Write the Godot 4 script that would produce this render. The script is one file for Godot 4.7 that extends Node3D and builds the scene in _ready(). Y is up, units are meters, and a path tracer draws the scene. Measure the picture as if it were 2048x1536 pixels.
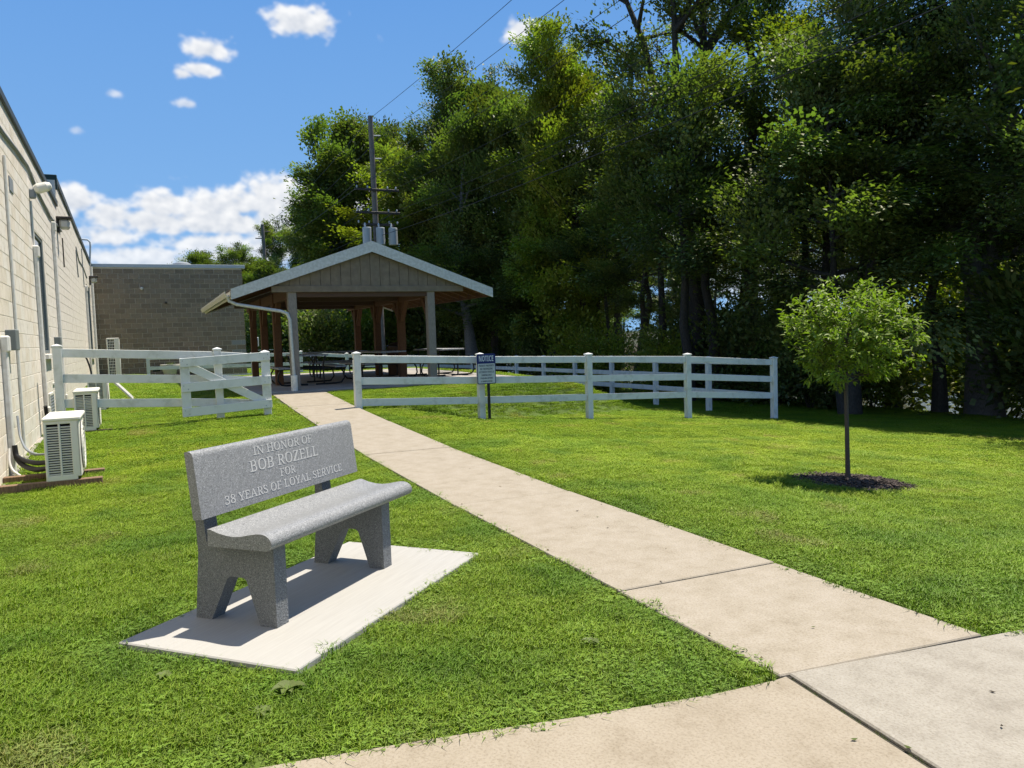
extends Node3D

# ------------------------------------------------------------------ camera model (world: -Z along the path, +X to the right, y up)
const CAM_H := 1.52
var CB := Basis(Vector3(0.90460774, -0.03211182, 0.42503372), Vector3(0.0563696, 0.99741256, -0.0446168), Vector3(-0.42250124, 0.06431968, 0.90407725))
var rng := RandomNumberGenerator.new()
var used := {}
var M := {}
var fn := FastNoiseLite.new()

# ------------------------------------------------------------------ mesh builder
class Mb:
	var v := PackedVector3Array()
	var n := PackedVector3Array()
	var c := PackedColorArray()
	var col := Color(1, 1, 1)
	func tri(a: Vector3, b: Vector3, d: Vector3, na: Vector3, nb: Vector3, nd: Vector3) -> void:
		if (b - a).cross(d - a).dot(na + nb + nd) > 0.0:
			v.append(a); v.append(d); v.append(b); n.append(na); n.append(nd); n.append(nb)
		else:
			v.append(a); v.append(b); v.append(d); n.append(na); n.append(nb); n.append(nd)
		c.append(col); c.append(col); c.append(col)
	func face(p: Array, nrm: Vector3) -> void:
		for i in range(1, p.size() - 1):
			tri(p[0], p[i], p[i + 1], nrm, nrm, nrm)
	func flat(p: Array, inside: Vector3) -> void:
		var nn: Vector3 = (p[1] - p[0]).cross(p[2] - p[0])
		if nn.length_squared() < 1e-16:
			return
		nn = nn.normalized()
		if nn.dot(p[0] - inside) < 0.0:
			nn = -nn
		face(p, nn)
	func box(xf: Transform3D, s: Vector3, b := 0.0) -> void:
		var h := s * 0.5
		if b <= 0.0:
			for ax in 3:
				for sg: float in [-1.0, 1.0]:
					var nn := Vector3(); nn[ax] = sg
					var u := Vector3(); u[(ax + 1) % 3] = h[(ax + 1) % 3]
					var w := Vector3(); w[(ax + 2) % 3] = h[(ax + 2) % 3]
					var o := Vector3(); o[ax] = sg * h[ax]
					face([xf * (o - u - w), xf * (o + u - w), xf * (o + u + w), xf * (o - u + w)], (xf.basis * nn).normalized())
			return
		for ax in 3:
			var a1 := (ax + 1) % 3
			var a2 := (ax + 2) % 3
			for sg: float in [-1.0, 1.0]:
				var nn := Vector3(); nn[ax] = sg
				var p := []
				for q in [[-1, -1], [1, -1], [1, 1], [-1, 1]]:
					var o := Vector3(); o[ax] = sg * h[ax]; o[a1] = q[0] * (h[a1] - b); o[a2] = q[1] * (h[a2] - b)
					p.append(xf * o)
				face(p, (xf.basis * nn).normalized())
			for s1: float in [-1.0, 1.0]:
				for s2: float in [-1.0, 1.0]:
					var nn := Vector3(); nn[a1] = s1; nn[a2] = s2
					var p := []
					for q in [[-1, 0], [1, 0], [1, 1], [-1, 1]]:
						var o := Vector3(); o[ax] = q[0] * (h[ax] - b)
						o[a1] = s1 * (h[a1] - (b if q[1] == 0 else 0.0)); o[a2] = s2 * (h[a2] - (0.0 if q[1] == 0 else b))
						p.append(xf * o)
					face(p, (xf.basis * nn).normalized())
		for sx: float in [-1.0, 1.0]:
			for sy: float in [-1.0, 1.0]:
				for sz: float in [-1.0, 1.0]:
					face([xf * Vector3(sx * h.x, sy * (h.y - b), sz * (h.z - b)), xf * Vector3(sx * (h.x - b), sy * h.y, sz * (h.z - b)), xf * Vector3(sx * (h.x - b), sy * (h.y - b), sz * h.z)], (xf.basis * Vector3(sx, sy, sz)).normalized())
	func at(p: Vector3, s: Vector3, b := 0.0) -> void:
		box(Transform3D(Basis(), p), s, b)
	func bar(a: Vector3, b2: Vector3, w: float, t: float, up := Vector3.UP, bev := 0.0) -> void:   # board from a to b2: w across (along up), t thick
		var d := (b2 - a).normalized()
		var side := d.cross(up).normalized()
		var u := side.cross(d).normalized()
		box(Transform3D(Basis(d, u, side), (a + b2) * 0.5), Vector3(a.distance_to(b2), w, t), bev)
	func tube(p: Array, r: Array, sides := 8, cap := true) -> void:
		var rings := []
		var prev := Vector3()
		for i in p.size():
			var d: Vector3 = (p[mini(i + 1, p.size() - 1)] - p[maxi(i - 1, 0)]).normalized()
			var ref := prev
			if i == 0:
				ref = Vector3.RIGHT if absf(d.x) < 0.8 else Vector3.FORWARD
			var e := (ref - d * ref.dot(d)).normalized()
			prev = e
			var f := d.cross(e)
			var ring := []
			for k in sides:
				var an := TAU * k / sides
				ring.append(e * cos(an) + f * sin(an))
			rings.append(ring)
		for i in p.size() - 1:
			var r0: float = r[mini(i, r.size() - 1)]
			var r1: float = r[mini(i + 1, r.size() - 1)]
			for k in sides:
				var k2 := (k + 1) % sides
				var n0: Vector3 = rings[i][k]; var n1: Vector3 = rings[i][k2]; var n2: Vector3 = rings[i + 1][k2]; var n3: Vector3 = rings[i + 1][k]
				tri(p[i] + n0 * r0, p[i] + n1 * r0, p[i + 1] + n2 * r1, n0, n1, n2)
				tri(p[i] + n0 * r0, p[i + 1] + n2 * r1, p[i + 1] + n3 * r1, n0, n2, n3)
		if cap:
			for e in [0, p.size() - 1]:
				var d: Vector3 = (p[0] - p[1]).normalized() if e == 0 else (p[e] - p[e - 1]).normalized()
				var poly := []
				for k in sides:
					poly.append(p[e] + rings[e][k] * float(r[mini(e, r.size() - 1)]))
				face(poly, d)
	func prism(poly: PackedVector2Array, depth: float, xf: Transform3D, smooth := 0.0) -> void:   # polygon in local xy, extruded along +z
		var idx := Geometry2D.triangulate_polygon(poly)
		for k in range(0, idx.size(), 3):
			var p := []
			for j in 3:
				p.append(poly[idx[k + j]])
			face([xf * Vector3(p[0].x, p[0].y, 0), xf * Vector3(p[1].x, p[1].y, 0), xf * Vector3(p[2].x, p[2].y, 0)], (xf.basis * Vector3(0, 0, -1)).normalized())
			face([xf * Vector3(p[0].x, p[0].y, depth), xf * Vector3(p[1].x, p[1].y, depth), xf * Vector3(p[2].x, p[2].y, depth)], (xf.basis * Vector3(0, 0, 1)).normalized())
		var cw := Geometry2D.is_polygon_clockwise(poly)
		var en := []
		for i in poly.size():
			var d := (poly[(i + 1) % poly.size()] - poly[i]).normalized()
			en.append(Vector2(-d.y, d.x) if cw else Vector2(d.y, -d.x))
		for i in poly.size():
			var j := (i + 1) % poly.size()
			var ni: Vector2 = en[i]
			var nj: Vector2 = en[i]
			if smooth > 0.0:
				var pi: Vector2 = en[(i - 1 + poly.size()) % poly.size()]
				if ni.dot(pi) > smooth:
					ni = (ni + pi).normalized()
				if nj.dot(en[j]) > smooth:
					nj = (nj + en[j]).normalized()
			var na := (xf.basis * Vector3(ni.x, ni.y, 0)).normalized()
			var nb := (xf.basis * Vector3(nj.x, nj.y, 0)).normalized()
			var a := xf * Vector3(poly[i].x, poly[i].y, 0)
			var b := xf * Vector3(poly[j].x, poly[j].y, 0)
			var a2 := xf * Vector3(poly[i].x, poly[i].y, depth)
			var b2 := xf * Vector3(poly[j].x, poly[j].y, depth)
			tri(a, b, b2, na, nb, nb)
			tri(a, b2, a2, na, nb, na)
	func lathe(prof: Array, xf: Transform3D, sides := 16) -> void:
		for i in prof.size() - 1:
			var p0: Vector2 = prof[i]
			var p1: Vector2 = prof[i + 1]
			var d := p1 - p0
			if d.length() < 1e-5:
				continue
			var nn := Vector2(d.y, -d.x).normalized()
			for k in sides:
				var a0 := TAU * k / sides
				var a1 := TAU * (k + 1) / sides
				var q := []
				for e in [[p0, a0], [p0, a1], [p1, a1], [p1, a0]]:
					q.append([xf * Vector3(e[0].x * cos(e[1]), e[0].y, e[0].x * sin(e[1])), xf.basis * Vector3(nn.x * cos(e[1]), nn.y, nn.x * sin(e[1]))])
				tri(q[0][0], q[1][0], q[2][0], q[0][1], q[1][1], q[2][1])
				tri(q[0][0], q[2][0], q[3][0], q[0][1], q[2][1], q[3][1])
	func mesh() -> ArrayMesh:
		var m := ArrayMesh.new()
		var a := []
		a.resize(Mesh.ARRAY_MAX)
		a[Mesh.ARRAY_VERTEX] = v
		a[Mesh.ARRAY_NORMAL] = n
		a[Mesh.ARRAY_COLOR] = c
		m.add_surface_from_arrays(Mesh.PRIMITIVE_TRIANGLES, a)
		return m

# ------------------------------------------------------------------ node helpers
func numbered(called: String) -> String:
	var k: int = used.get(called, 0)
	used[called] = k + 1
	return called if k == 0 else "%s_%03d" % [called, k]

func tag(o: Node3D, label: String, category: String, group := "", kind := "") -> Node3D:
	if label: o.set_meta("label", label)
	if category: o.set_meta("category", category)
	if group: o.set_meta("group", group)
	if kind: o.set_meta("kind", kind)
	return o

func thing(called: String, label: String, category: String, pos := Vector3.ZERO, turn := 0.0, group := "") -> Node3D:
	var o := Node3D.new()
	o.name = numbered(called)
	add_child(o)
	o.position = pos
	o.rotation.y = turn
	tag(o, label, category, group)
	return o

func part(parent: Node, called: String, what: Variant, m: Material, xf := Transform3D()) -> MeshInstance3D:
	var o := MeshInstance3D.new()
	o.name = called
	o.mesh = what.mesh() if what is Mb else what
	o.material_override = m
	o.transform = xf
	parent.add_child(o, true)
	return o

func single(called: String, what: Variant, m: Material, label: String, category: String, group := "", kind := "", pos := Vector3.ZERO) -> MeshInstance3D:
	var o := part(self, numbered(called), what, m)
	o.position = pos
	tag(o, label, category, group, kind)
	return o

func at(px: float, py: float, d: float) -> Vector3:
	return Vector3(0, CAM_H, 0) + CB * (Vector3((px - 1024.0) / 1540.0, -(py - 768.0) / 1540.0, -1.0) * d)

func lin(r: float, g: float, b: float, a := 1.0) -> Color:
	return Color(r, g, b, a).linear_to_srgb()

# ------------------------------------------------------------------ textures and materials
func noise_tex(freq: float, stops: Array, size := 512, octaves := 4, kind := FastNoiseLite.TYPE_SIMPLEX_SMOOTH, sd := 1, gain := 0.5) -> NoiseTexture2D:
	var f := FastNoiseLite.new()
	f.noise_type = kind
	f.frequency = freq
	f.fractal_octaves = octaves
	f.seed = sd
	f.fractal_gain = gain
	var t := NoiseTexture2D.new()
	t.width = size
	t.height = size
	t.seamless = true
	t.noise = f
	if stops.size():
		var g := Gradient.new()
		var offs := PackedFloat32Array()
		var cols := PackedColorArray()
		for s in stops:
			offs.append(s[0])
			cols.append(s[1])
		g.offsets = offs
		g.colors = cols
		t.color_ramp = g
	return t

func mat(called: String, c: Color, rough := 0.8, tex: Texture2D = null, scale := 1.0, bump: Texture2D = null, bump_cm := 0.0, world := true) -> StandardMaterial3D:
	var m := StandardMaterial3D.new()
	m.resource_name = called
	m.albedo_color = c
	m.roughness = rough
	m.metallic_specular = 0.4
	if tex or bump:
		m.uv1_triplanar = true
		m.uv1_world_triplanar = world
		m.uv1_scale = Vector3.ONE * scale
		m.uv1_triplanar_sharpness = 4.0
	if tex:
		m.albedo_texture = tex
	if bump:
		m.heightmap_enabled = true
		m.heightmap_texture = bump
		m.heightmap_scale = bump_cm
	M[called] = m
	return m

func speckle_tex(cols: Array, weights: Array, size := 256, grain := 2) -> ImageTexture:
	var im := Image.create(size, size, false, Image.FORMAT_RGB8)
	var r := RandomNumberGenerator.new()
	r.seed = 5
	im.fill(cols[0])
	var total := 0.0
	for w in weights:
		total += w
	for k in size * size / (grain * grain) * 3:
		var x := r.randf() * total
		var i := 0
		while i < weights.size() - 1 and x > weights[i]:
			x -= weights[i]
			i += 1
		var c: Color = cols[i]
		var px := r.randi() % size
		var py := r.randi() % size
		im.fill_rect(Rect2i(px, py, 1 + r.randi() % grain, 1 + r.randi() % grain), c.lightened(r.randf() * 0.08))
	return ImageTexture.create_from_image(im)

func make_materials() -> void:
	var w := Color(1, 1, 1)
	var fine := noise_tex(0.08, [], 512, 3, FastNoiseLite.TYPE_SIMPLEX_SMOOTH, 7)
	var grit := noise_tex(0.3, [], 512, 2, FastNoiseLite.TYPE_SIMPLEX, 9)
	mat("granite", w, 0.42, speckle_tex([lin(.22, .225, .23), lin(.095, .098, .10), lin(.165, .168, .175), lin(.305, .31, .315), lin(.43, .435, .44)], [3, 1.6, 3, 2.4, .9], 512, 4), 1.7, null, 0, false)
	mat("granite_rough", w, 0.85, speckle_tex([lin(.17, .18, .185), lin(.07, .075, .08), lin(.12, .125, .13), lin(.24, .25, .26), lin(.36, .37, .38)], [3, 2.5, 3, 2, 0.8], 512, 3), 1.7, fine, 0.3, false)
	mat("engraving", lin(.49, .49, .48), 0.9)
	var conc := noise_tex(0.008, [[0.0, lin(.24, .203, .152)], [0.3, lin(.295, .256, .198)], [0.55, lin(.318, .278, .220)], [0.8, lin(.34, .30, .243)], [1.0, lin(.32, .275, .215)]], 1024, 8, FastNoiseLite.TYPE_SIMPLEX_SMOOTH, 3, .78)
	var cm := mat("path_concrete", w, 0.9, conc, 0.45, grit, 0.25)
	detail(cm, 0.08)
	var conc2 := noise_tex(0.008, [[0.0, lin(.23, .207, .170)], [0.5, lin(.30, .275, .232)], [1.0, lin(.345, .32, .275)]], 1024, 8, FastNoiseLite.TYPE_SIMPLEX_SMOOTH, 13, .78)
	detail(mat("walk_concrete", w, 0.9, conc2, 0.4, grit, 0.25), 0.07)
	var conc3 := noise_tex(0.008, [[0.0, lin(.245, .205, .150)], [0.4, lin(.298, .256, .196)], [1.0, lin(.335, .292, .230)]], 1024, 8, FastNoiseLite.TYPE_SIMPLEX_SMOOTH, 17, .75)
	detail(mat("tan_concrete", w, 0.9, conc3, 0.33, grit, 0.25), 0.08)
	var pm := mat("pad_concrete", w, 0.88, noise_tex(0.02, [[0.0, lin(.335, .325, .305)], [1.0, lin(.385, .375, .355)]], 512, 4, FastNoiseLite.TYPE_SIMPLEX_SMOOTH, 23), 1.0, fine, 0.1, false)
	pm.uv1_scale = Vector3(0.25, 1.0, 6.0)
	mat("slab_concrete", w, 0.9, noise_tex(0.01, [[0.0, lin(.26, .24, .22)], [1.0, lin(.36, .33, .30)]], 512, 5), 0.4)
	mat("joint", lin(.05, .045, .035), 1.0)
	var blk := noise_tex(0.012, [[0.0, lin(.56, .505, .425)], [0.4, lin(.70, .65, .575)], [1.0, lin(.75, .70, .635)]], 1024, 5, FastNoiseLite.TYPE_SIMPLEX_SMOOTH, 31)
	mat("painted_block", w, 0.7, blk, 0.35, grit, 0.3)
	mat("painted_block_pale", lin(1, .97, .93), 0.7, blk, 0.31, grit, 0.3)
	mat("painted_block_warm", lin(.93, .9, .85), 0.7, blk, 0.28, grit, 0.3)
	mat("painted_mortar", lin(.64, .585, .51), 0.9)
	for k in 4:
		var t: Color = [lin(.285, .222, .152), lin(.325, .255, .178), lin(.25, .198, .14), lin(.295, .238, .168)][k]
		mat("grey_block%d" % k, t, 0.9, noise_tex(0.05, [[0, Color(.82, .82, .82)], [1, Color(1, 1, 1)]], 256, 4, FastNoiseLite.TYPE_SIMPLEX_SMOOTH, 41), 0.8, grit, 0.3)
	mat("grey_block_light", lin(.30, .29, .27), 0.9)
	mat("block_mortar", lin(.72, .66, .55), 0.95)
	mat("white_vinyl", lin(.72, .735, .72), 0.4, noise_tex(0.01, [[0, Color(.86, .86, .83)], [0.4, Color(.97, .97, .96)], [1, w]], 512, 6, FastNoiseLite.TYPE_SIMPLEX_SMOOTH, 51, .6), 0.6)
	mat("white_paint", lin(.74, .73, .70), 0.5, noise_tex(0.03, [[0, Color(.9, .89, .87)], [1, w]], 256, 4), 1.2)
	mat("trim_white", lin(.62, .64, .63), 0.55, noise_tex(0.03, [[0, Color(.86, .86, .84)], [1, w]], 256, 4), 1.5)
	mat("gutter_beige", lin(.50, .47, .38), 0.5)
	mat("off_white", lin(.70, .68, .61), 0.45)
	mat("louvre", lin(.62, .61, .56), 0.45)
	mat("dark", lin(.012, .013, .015), 0.9)
	mat("black_rubber", lin(.014, .014, .015), 0.55)
	mat("black_steel", lin(.012, .012, .013), 0.4)
	mat("grey_metal", lin(.22, .24, .26), 0.5)
	mat("box_grey", lin(.17, .19, .19), 0.5)
	mat("bronze", lin(.05, .04, .035), 0.5)
	mat("pale_metal", lin(.45, .48, .50), 0.45)
	mat("green_metal", lin(.012, .03, .026), 0.4)
	mat("coping_dark", lin(.05, .06, .065), 0.5)
	mat("glass_dark", lin(.05, .065, .075), 0.08)
	mat("lens", lin(.55, .53, .47), 0.3)
	var grain := noise_tex(0.02, [[0, lin(.12, .075, .045)], [0.5, lin(.19, .12, .075)], [1, lin(.25, .165, .105)]], 512, 5)
	mat("timber", w, 0.85, grain, 0.8).uv1_scale = Vector3(6, 1, 6)
	mat("timber_red", lin(.62, .47, .37), 0.8, grain, 0.8).uv1_scale = Vector3(5, 1, 5)
	mat("post_grey", w, 0.85, noise_tex(0.02, [[0, lin(.16, .14, .12)], [0.5, lin(.24, .215, .19)], [1, lin(.31, .28, .25)]], 512, 5), 1.0).uv1_scale = Vector3(8, 0.7, 8)
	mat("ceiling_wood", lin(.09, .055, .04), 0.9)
	mat("siding", lin(.215, .176, .128), 0.75, noise_tex(0.02, [[0, Color(.85, .85, .85)], [1, w]], 256, 4), 1.0)
	mat("shingle", w, 0.95, noise_tex(0.1, [[0, lin(.06, .055, .05)], [1, lin(.13, .12, .11)]], 256, 3), 0.8)
	mat("table_grey", lin(.30, .31, .33), 0.55)
	mat("barrel_brown", lin(.05, .03, .02), 0.7)
	mat("pole_wood", w, 0.9, noise_tex(0.03, [[0, lin(.10, .09, .085)], [1, lin(.22, .20, .19)]], 256, 4), 1.0).uv1_scale = Vector3(5, 0.5, 5)
	mat("can_grey", lin(.36, .39, .42), 0.45)
	mat("wire", lin(.02, .02, .022), 0.6)
	mat("sign_blue", lin(.008, .018, .13), 0.4)
	mat("sign_face", lin(.50, .53, .55), 0.45)
	mat("sign_ink", lin(.02, .035, .06), 0.6)
	mat("sign_letter", lin(.60, .64, .72), 0.5)
	mat("bark", w, 0.95, noise_tex(0.03, [[0, lin(.035, .03, .026)], [0.5, lin(.085, .075, .065)], [1, lin(.15, .135, .12)]], 512, 5), 1.0, grit, 4.0).uv1_scale = Vector3(4, 0.5, 4)
	mat("bark_pale", w, 0.95, noise_tex(0.03, [[0, lin(.10, .095, .09)], [0.5, lin(.24, .225, .21)], [1, lin(.36, .345, .32)]], 512, 5), 1.0, grit, 5.0).uv1_scale = Vector3(4, 0.5, 4)
	mat("bark_sapling", w, 0.9, noise_tex(0.05, [[0, lin(.05, .04, .035)], [1, lin(.13, .11, .095)]], 256, 4), 6.0)
	for k in [["leaf_dark", lin(.145, .190, .066)], ["leaf_mid", lin(.172, .218, .066)], ["leaf_yellow", lin(.25, .295, .05)], ["leaf_grey", lin(.15, .20, .09)], ["leaf_sapling", lin(.24, .32, .055)]]:
		var m := mat(k[0], k[1], 0.5)
		m.vertex_color_use_as_albedo = true
		m.backlight_enabled = true
		m.backlight = lin(.70, .92, .20)
		m.metallic_specular = 0.45
	var g := mat("grass", lin(1, 1, 1), 0.55)
	g.vertex_color_use_as_albedo = true
	g.backlight_enabled = true
	g.backlight = lin(.55, .70, .15)
	var gr := mat("ground", w, 0.95, noise_tex(0.02, [[0, Color(.78, .78, .78)], [1, w]], 512, 5), 0.7, fine, 2.0)
	gr.vertex_color_use_as_albedo = true
	mat("mulch_soil", lin(.022, .015, .012), 1.0, null, 1.0, grit, 2.0)
	var mu := mat("mulch", w, 0.9)
	mu.vertex_color_use_as_albedo = true
	mat("river", lin(.075, .072, .026), 0.12, null, 0.35, noise_tex(0.02, [], 512, 3), 1.5)
	mat("bank_soil", lin(.12, .10, .075), 1.0)
	mat("terracotta_white", lin(.55, .53, .48), 0.6)

func detail(m: StandardMaterial3D, amount: float) -> void:
	m.detail_enabled = true
	m.detail_blend_mode = BaseMaterial3D.BLEND_MODE_MUL
	m.detail_uv_layer = BaseMaterial3D.DETAIL_UV_2
	m.uv2_triplanar = true
	m.uv2_world_triplanar = true
	m.uv2_scale = Vector3.ONE * 1.37
	if not M.has("_grit"):
		M["_grit"] = noise_tex(0.07, [[0, Color(.80, .78, .75)], [0.36, Color(.96, .955, .95)], [0.6, Color(1, 1, 1)], [1, Color(1, 1, 1)]], 512, 4, FastNoiseLite.TYPE_SIMPLEX, 71, .8)
	m.detail_albedo = M["_grit"]

# ------------------------------------------------------------------ terrain
func curve(x: float, p: Array) -> float:
	if x <= p[0][0]: return p[0][1]
	for i in range(1, p.size()):
		if x <= p[i][0]:
			return lerpf(p[i - 1][1], p[i][1], (x - p[i - 1][0]) / (p[i][0] - p[i - 1][0]))
	return p[-1][1]

func hgt(x: float, z: float) -> float:
	var rise := curve(-z, [[7, 0], [10, .05], [14.4, .2], [17.7, .36], [22, .4], [28, .36], [35, .05], [60, 0], [150, 0]])
	if x < 1.5:
		rise = lerpf(rise, curve(-z, [[4, 0], [9, -.03], [10, -.01], [14.2, .12], [16, .17], [20, .24], [30, .32], [36, .32], [60, 0]]), smoothstep(1.5, -.8, x))
	var slope := curve(x, [[3.5, 0], [6, -.2], [8.6, -.39], [11.25, -.58], [13.9, -.79], [18, -1.0], [20.5, -1.12], [22.6, -1.9], [24.5, -2.9], [41, -2.9], [44, -1.3], [70, -.9]])
	var t := clampf((-z - 14.4) / 2.8, 0, 1)
	var a := lerpf(3.3, 8.9, t)
	var b := lerpf(6.0, 12.2, t)
	if z < -30: a = lerpf(8.9, 4.0, clampf((-z - 30) / 6, 0, 1))
	var w := 1.0 - smoothstep(a, b, x)
	return lerpf(slope, rise, w)

func path_h(z: float) -> float:
	return hgt(2.9, z) + 0.022

func build_ground() -> void:
	var xs := []
	var zs := []
	for x in [-600, -300, -150, -80, -50, -30, -20, -12, -8, -5]: xs.append(float(x))
	var q := -3.5
	while q < 27.0:
		xs.append(q); q += 0.5
	for x in [28, 31, 35, 39, 41, 42.5, 44, 48, 55, 70, 90, 130, 200, 350, 600]: xs.append(float(x))
	for z in [600, 300, 120, 60, 30, 15, 8, 4]: zs.append(float(z))
	q = 2.0
	while q > -40.0:
		zs.append(q); q -= 0.5
	for z in [-41, -44, -48, -55, -65, -80, -100, -130, -180, -300, -600]: zs.append(float(z))
	var v := PackedVector3Array()
	var n := PackedVector3Array()
	var c := PackedColorArray()
	var ix := PackedInt32Array()
	var nz := zs.size()
	for x: float in xs:
		for z: float in zs:
			var h := hgt(x, z)
			var hx := hgt(x + .2, z)
			var hz := hgt(x, z + .2)
			v.append(Vector3(x, h, z))
			n.append(Vector3(-(hx - h) / .2, 1, -(hz - h) / .2).normalized())
			var k := fn.get_noise_2d(x * 6.0, z * 6.0)
			var col := Color(.095 + .03 * k, .150 + .03 * k, .022)
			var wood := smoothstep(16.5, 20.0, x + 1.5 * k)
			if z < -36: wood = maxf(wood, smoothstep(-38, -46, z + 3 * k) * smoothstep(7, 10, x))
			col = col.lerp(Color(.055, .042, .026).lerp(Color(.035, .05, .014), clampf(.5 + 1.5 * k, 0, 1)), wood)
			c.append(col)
	for i in xs.size() - 1:
		for j in nz - 1:
			var a := i * nz + j
			for t in [[a, a + 1, a + nz], [a + 1, a + nz + 1, a + nz]]:
				var nn: Vector3 = (v[t[1]] - v[t[0]]).cross(v[t[2]] - v[t[0]])
				if nn.y > 0: ix.append_array(PackedInt32Array([t[0], t[2], t[1]]))
				else: ix.append_array(PackedInt32Array(t))
	var m := ArrayMesh.new()
	var arr := []
	arr.resize(Mesh.ARRAY_MAX)
	arr[Mesh.ARRAY_VERTEX] = v; arr[Mesh.ARRAY_NORMAL] = n; arr[Mesh.ARRAY_COLOR] = c; arr[Mesh.ARRAY_INDEX] = ix
	m.add_surface_from_arrays(Mesh.PRIMITIVE_TRIANGLES, arr)
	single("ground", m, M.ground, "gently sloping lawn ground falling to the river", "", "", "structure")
	var r := Mb.new()
	r.face([Vector3(22.0, -2.15, 300), Vector3(44.5, -2.15, 300), Vector3(44.5, -2.15, -500), Vector3(22.0, -2.15, -500)], Vector3.UP)
	single("river", r, M.river, "murky olive river behind the trunks on the right", "", "", "structure")

func slab_piece(poly: Array, thick: float, top: Callable) -> Mb:   # concrete piece with a small arris all round
	var mb := Mb.new()
	var n := poly.size()
	var cen := Vector2()
	for p: Vector2 in poly: cen += p / n
	var tp := []
	var ed := []
	var bo := []
	for p: Vector2 in poly:
		var i := p + (cen - p).normalized() * 0.008
		tp.append(Vector3(i.x, top.call(i.x, i.y), i.y))
		ed.append(Vector3(p.x, top.call(p.x, p.y) - 0.006, p.y))
		bo.append(Vector3(p.x, top.call(p.x, p.y) - thick, p.y))
	var inside := Vector3(cen.x, top.call(cen.x, cen.y) - thick * .5, cen.y)
	var p2 := PackedVector2Array()
	for q: Vector3 in tp: p2.append(Vector2(q.x, q.z))
	var idx := Geometry2D.triangulate_polygon(p2)
	for k in range(0, idx.size(), 3):
		mb.flat([tp[idx[k]], tp[idx[k + 1]], tp[idx[k + 2]]], inside)
	for k in n:
		var j := (k + 1) % n
		mb.flat([tp[k], tp[j], ed[j], ed[k]], inside)
		mb.flat([ed[k], ed[j], bo[j], bo[k]], inside)
	return mb

const PATH_L := 2.37
const PATH_R := 3.51
var path_z := [-2.46, -3.72, -6.38, -9.55, -12.4, -15.2, -17.62]
var walk_edge := [Vector2(-4, -3.45), Vector2(-1.2, -3.02), Vector2(.4, -2.77), Vector2(.85, -2.69), Vector2(1.46, -2.56), Vector2(2.0, -2.46), Vector2(2.33, -2.43)]

func build_paving() -> void:
	var p := Node3D.new()
	p.name = "path"
	add_child(p)
	tag(p, "tan concrete footpath running from the front walk to the picnic shelter", "", "", "structure")
	for k in path_z.size() - 1:
		var z0: float = path_z[k] - 0.006
		var z1: float = path_z[k + 1] + 0.006
		var tilt := 0.004 * (k % 2)
		var sl := slab_piece([Vector2(PATH_L, z0 + .02), Vector2(PATH_R, z0 + (.15 if k == 0 else .06)), Vector2(PATH_R, z1 + .06), Vector2(PATH_L, z1 + .02)], 0.1, func(_x, z): return path_h(z) + tilt)
		part(p, "slab", sl, M.path_concrete)
	var wk := Node3D.new()
	wk.name = "walk"
	add_child(wk)
	tag(wk, "wide concrete walk crossing the bottom right of the view", "", "", "structure")
	var a := []
	for e: Vector2 in walk_edge: a.append(e)
	a.append_array([Vector2(2.395, -2.435), Vector2(2.30, -1.70), Vector2(2.1, 0.0), Vector2(1.9, 2.5), Vector2(-4, 2.5)])
	part(wk, "slab", slab_piece(a, 0.12, func(_x, _z): return 0.018), M.tan_concrete)
	part(wk, "slab", slab_piece([Vector2(2.418, -2.445), Vector2(3.74, -2.262), Vector2(6.5, -1.82), Vector2(9, -1.4), Vector2(9, 2.5), Vector2(1.92, 2.5), Vector2(2.12, 0.0), Vector2(2.322, -1.70)], 0.12, func(x, _z): return 0.022 - maxf(0, x - 4) * .03), M.walk_concrete)
	# soil packed in the open joint between the walk slabs, with tufts of grass
	var jt := Mb.new()
	jt.face([Vector3(2.38, .006, -2.47), Vector3(2.45, .006, -2.47), Vector3(1.94, .006, 2.5), Vector3(1.88, .006, 2.5)], Vector3.UP)
	jt.face([Vector3(2.40, .010, -2.475), Vector3(3.7, .010, -2.285), Vector3(3.7, .010, -2.23), Vector3(2.40, .010, -2.42)], Vector3.UP)
	single("joint_soil", jt, M.joint, "dark soil packed in the open joints of the walk", "", "", "structure")
	var pd := slab_piece([Vector2(0, 0), Vector2(1.95, 0), Vector2(1.95, -1.06), Vector2(-.02, -1.09)], 0.1, func(_x, _z): return 0.03)
	var o := single("bench_pad", pd, M.pad_concrete, "pale brushed concrete pad under the granite bench", "", "", "structure", Vector3(.52, 0, -3.52))
	o.rotation.y = deg_to_rad(42.2)
	var sb := slab_piece([Vector2(1.75, -17.62), Vector2(8.75, -17.75), Vector2(8.75, -27.2), Vector2(1.75, -27.2)], 0.25, func(_x, _z): return 0.41)
	single("shelter_floor", sb, M.slab_concrete, "flat concrete floor slab under the picnic shelter", "", "", "structure")

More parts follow.
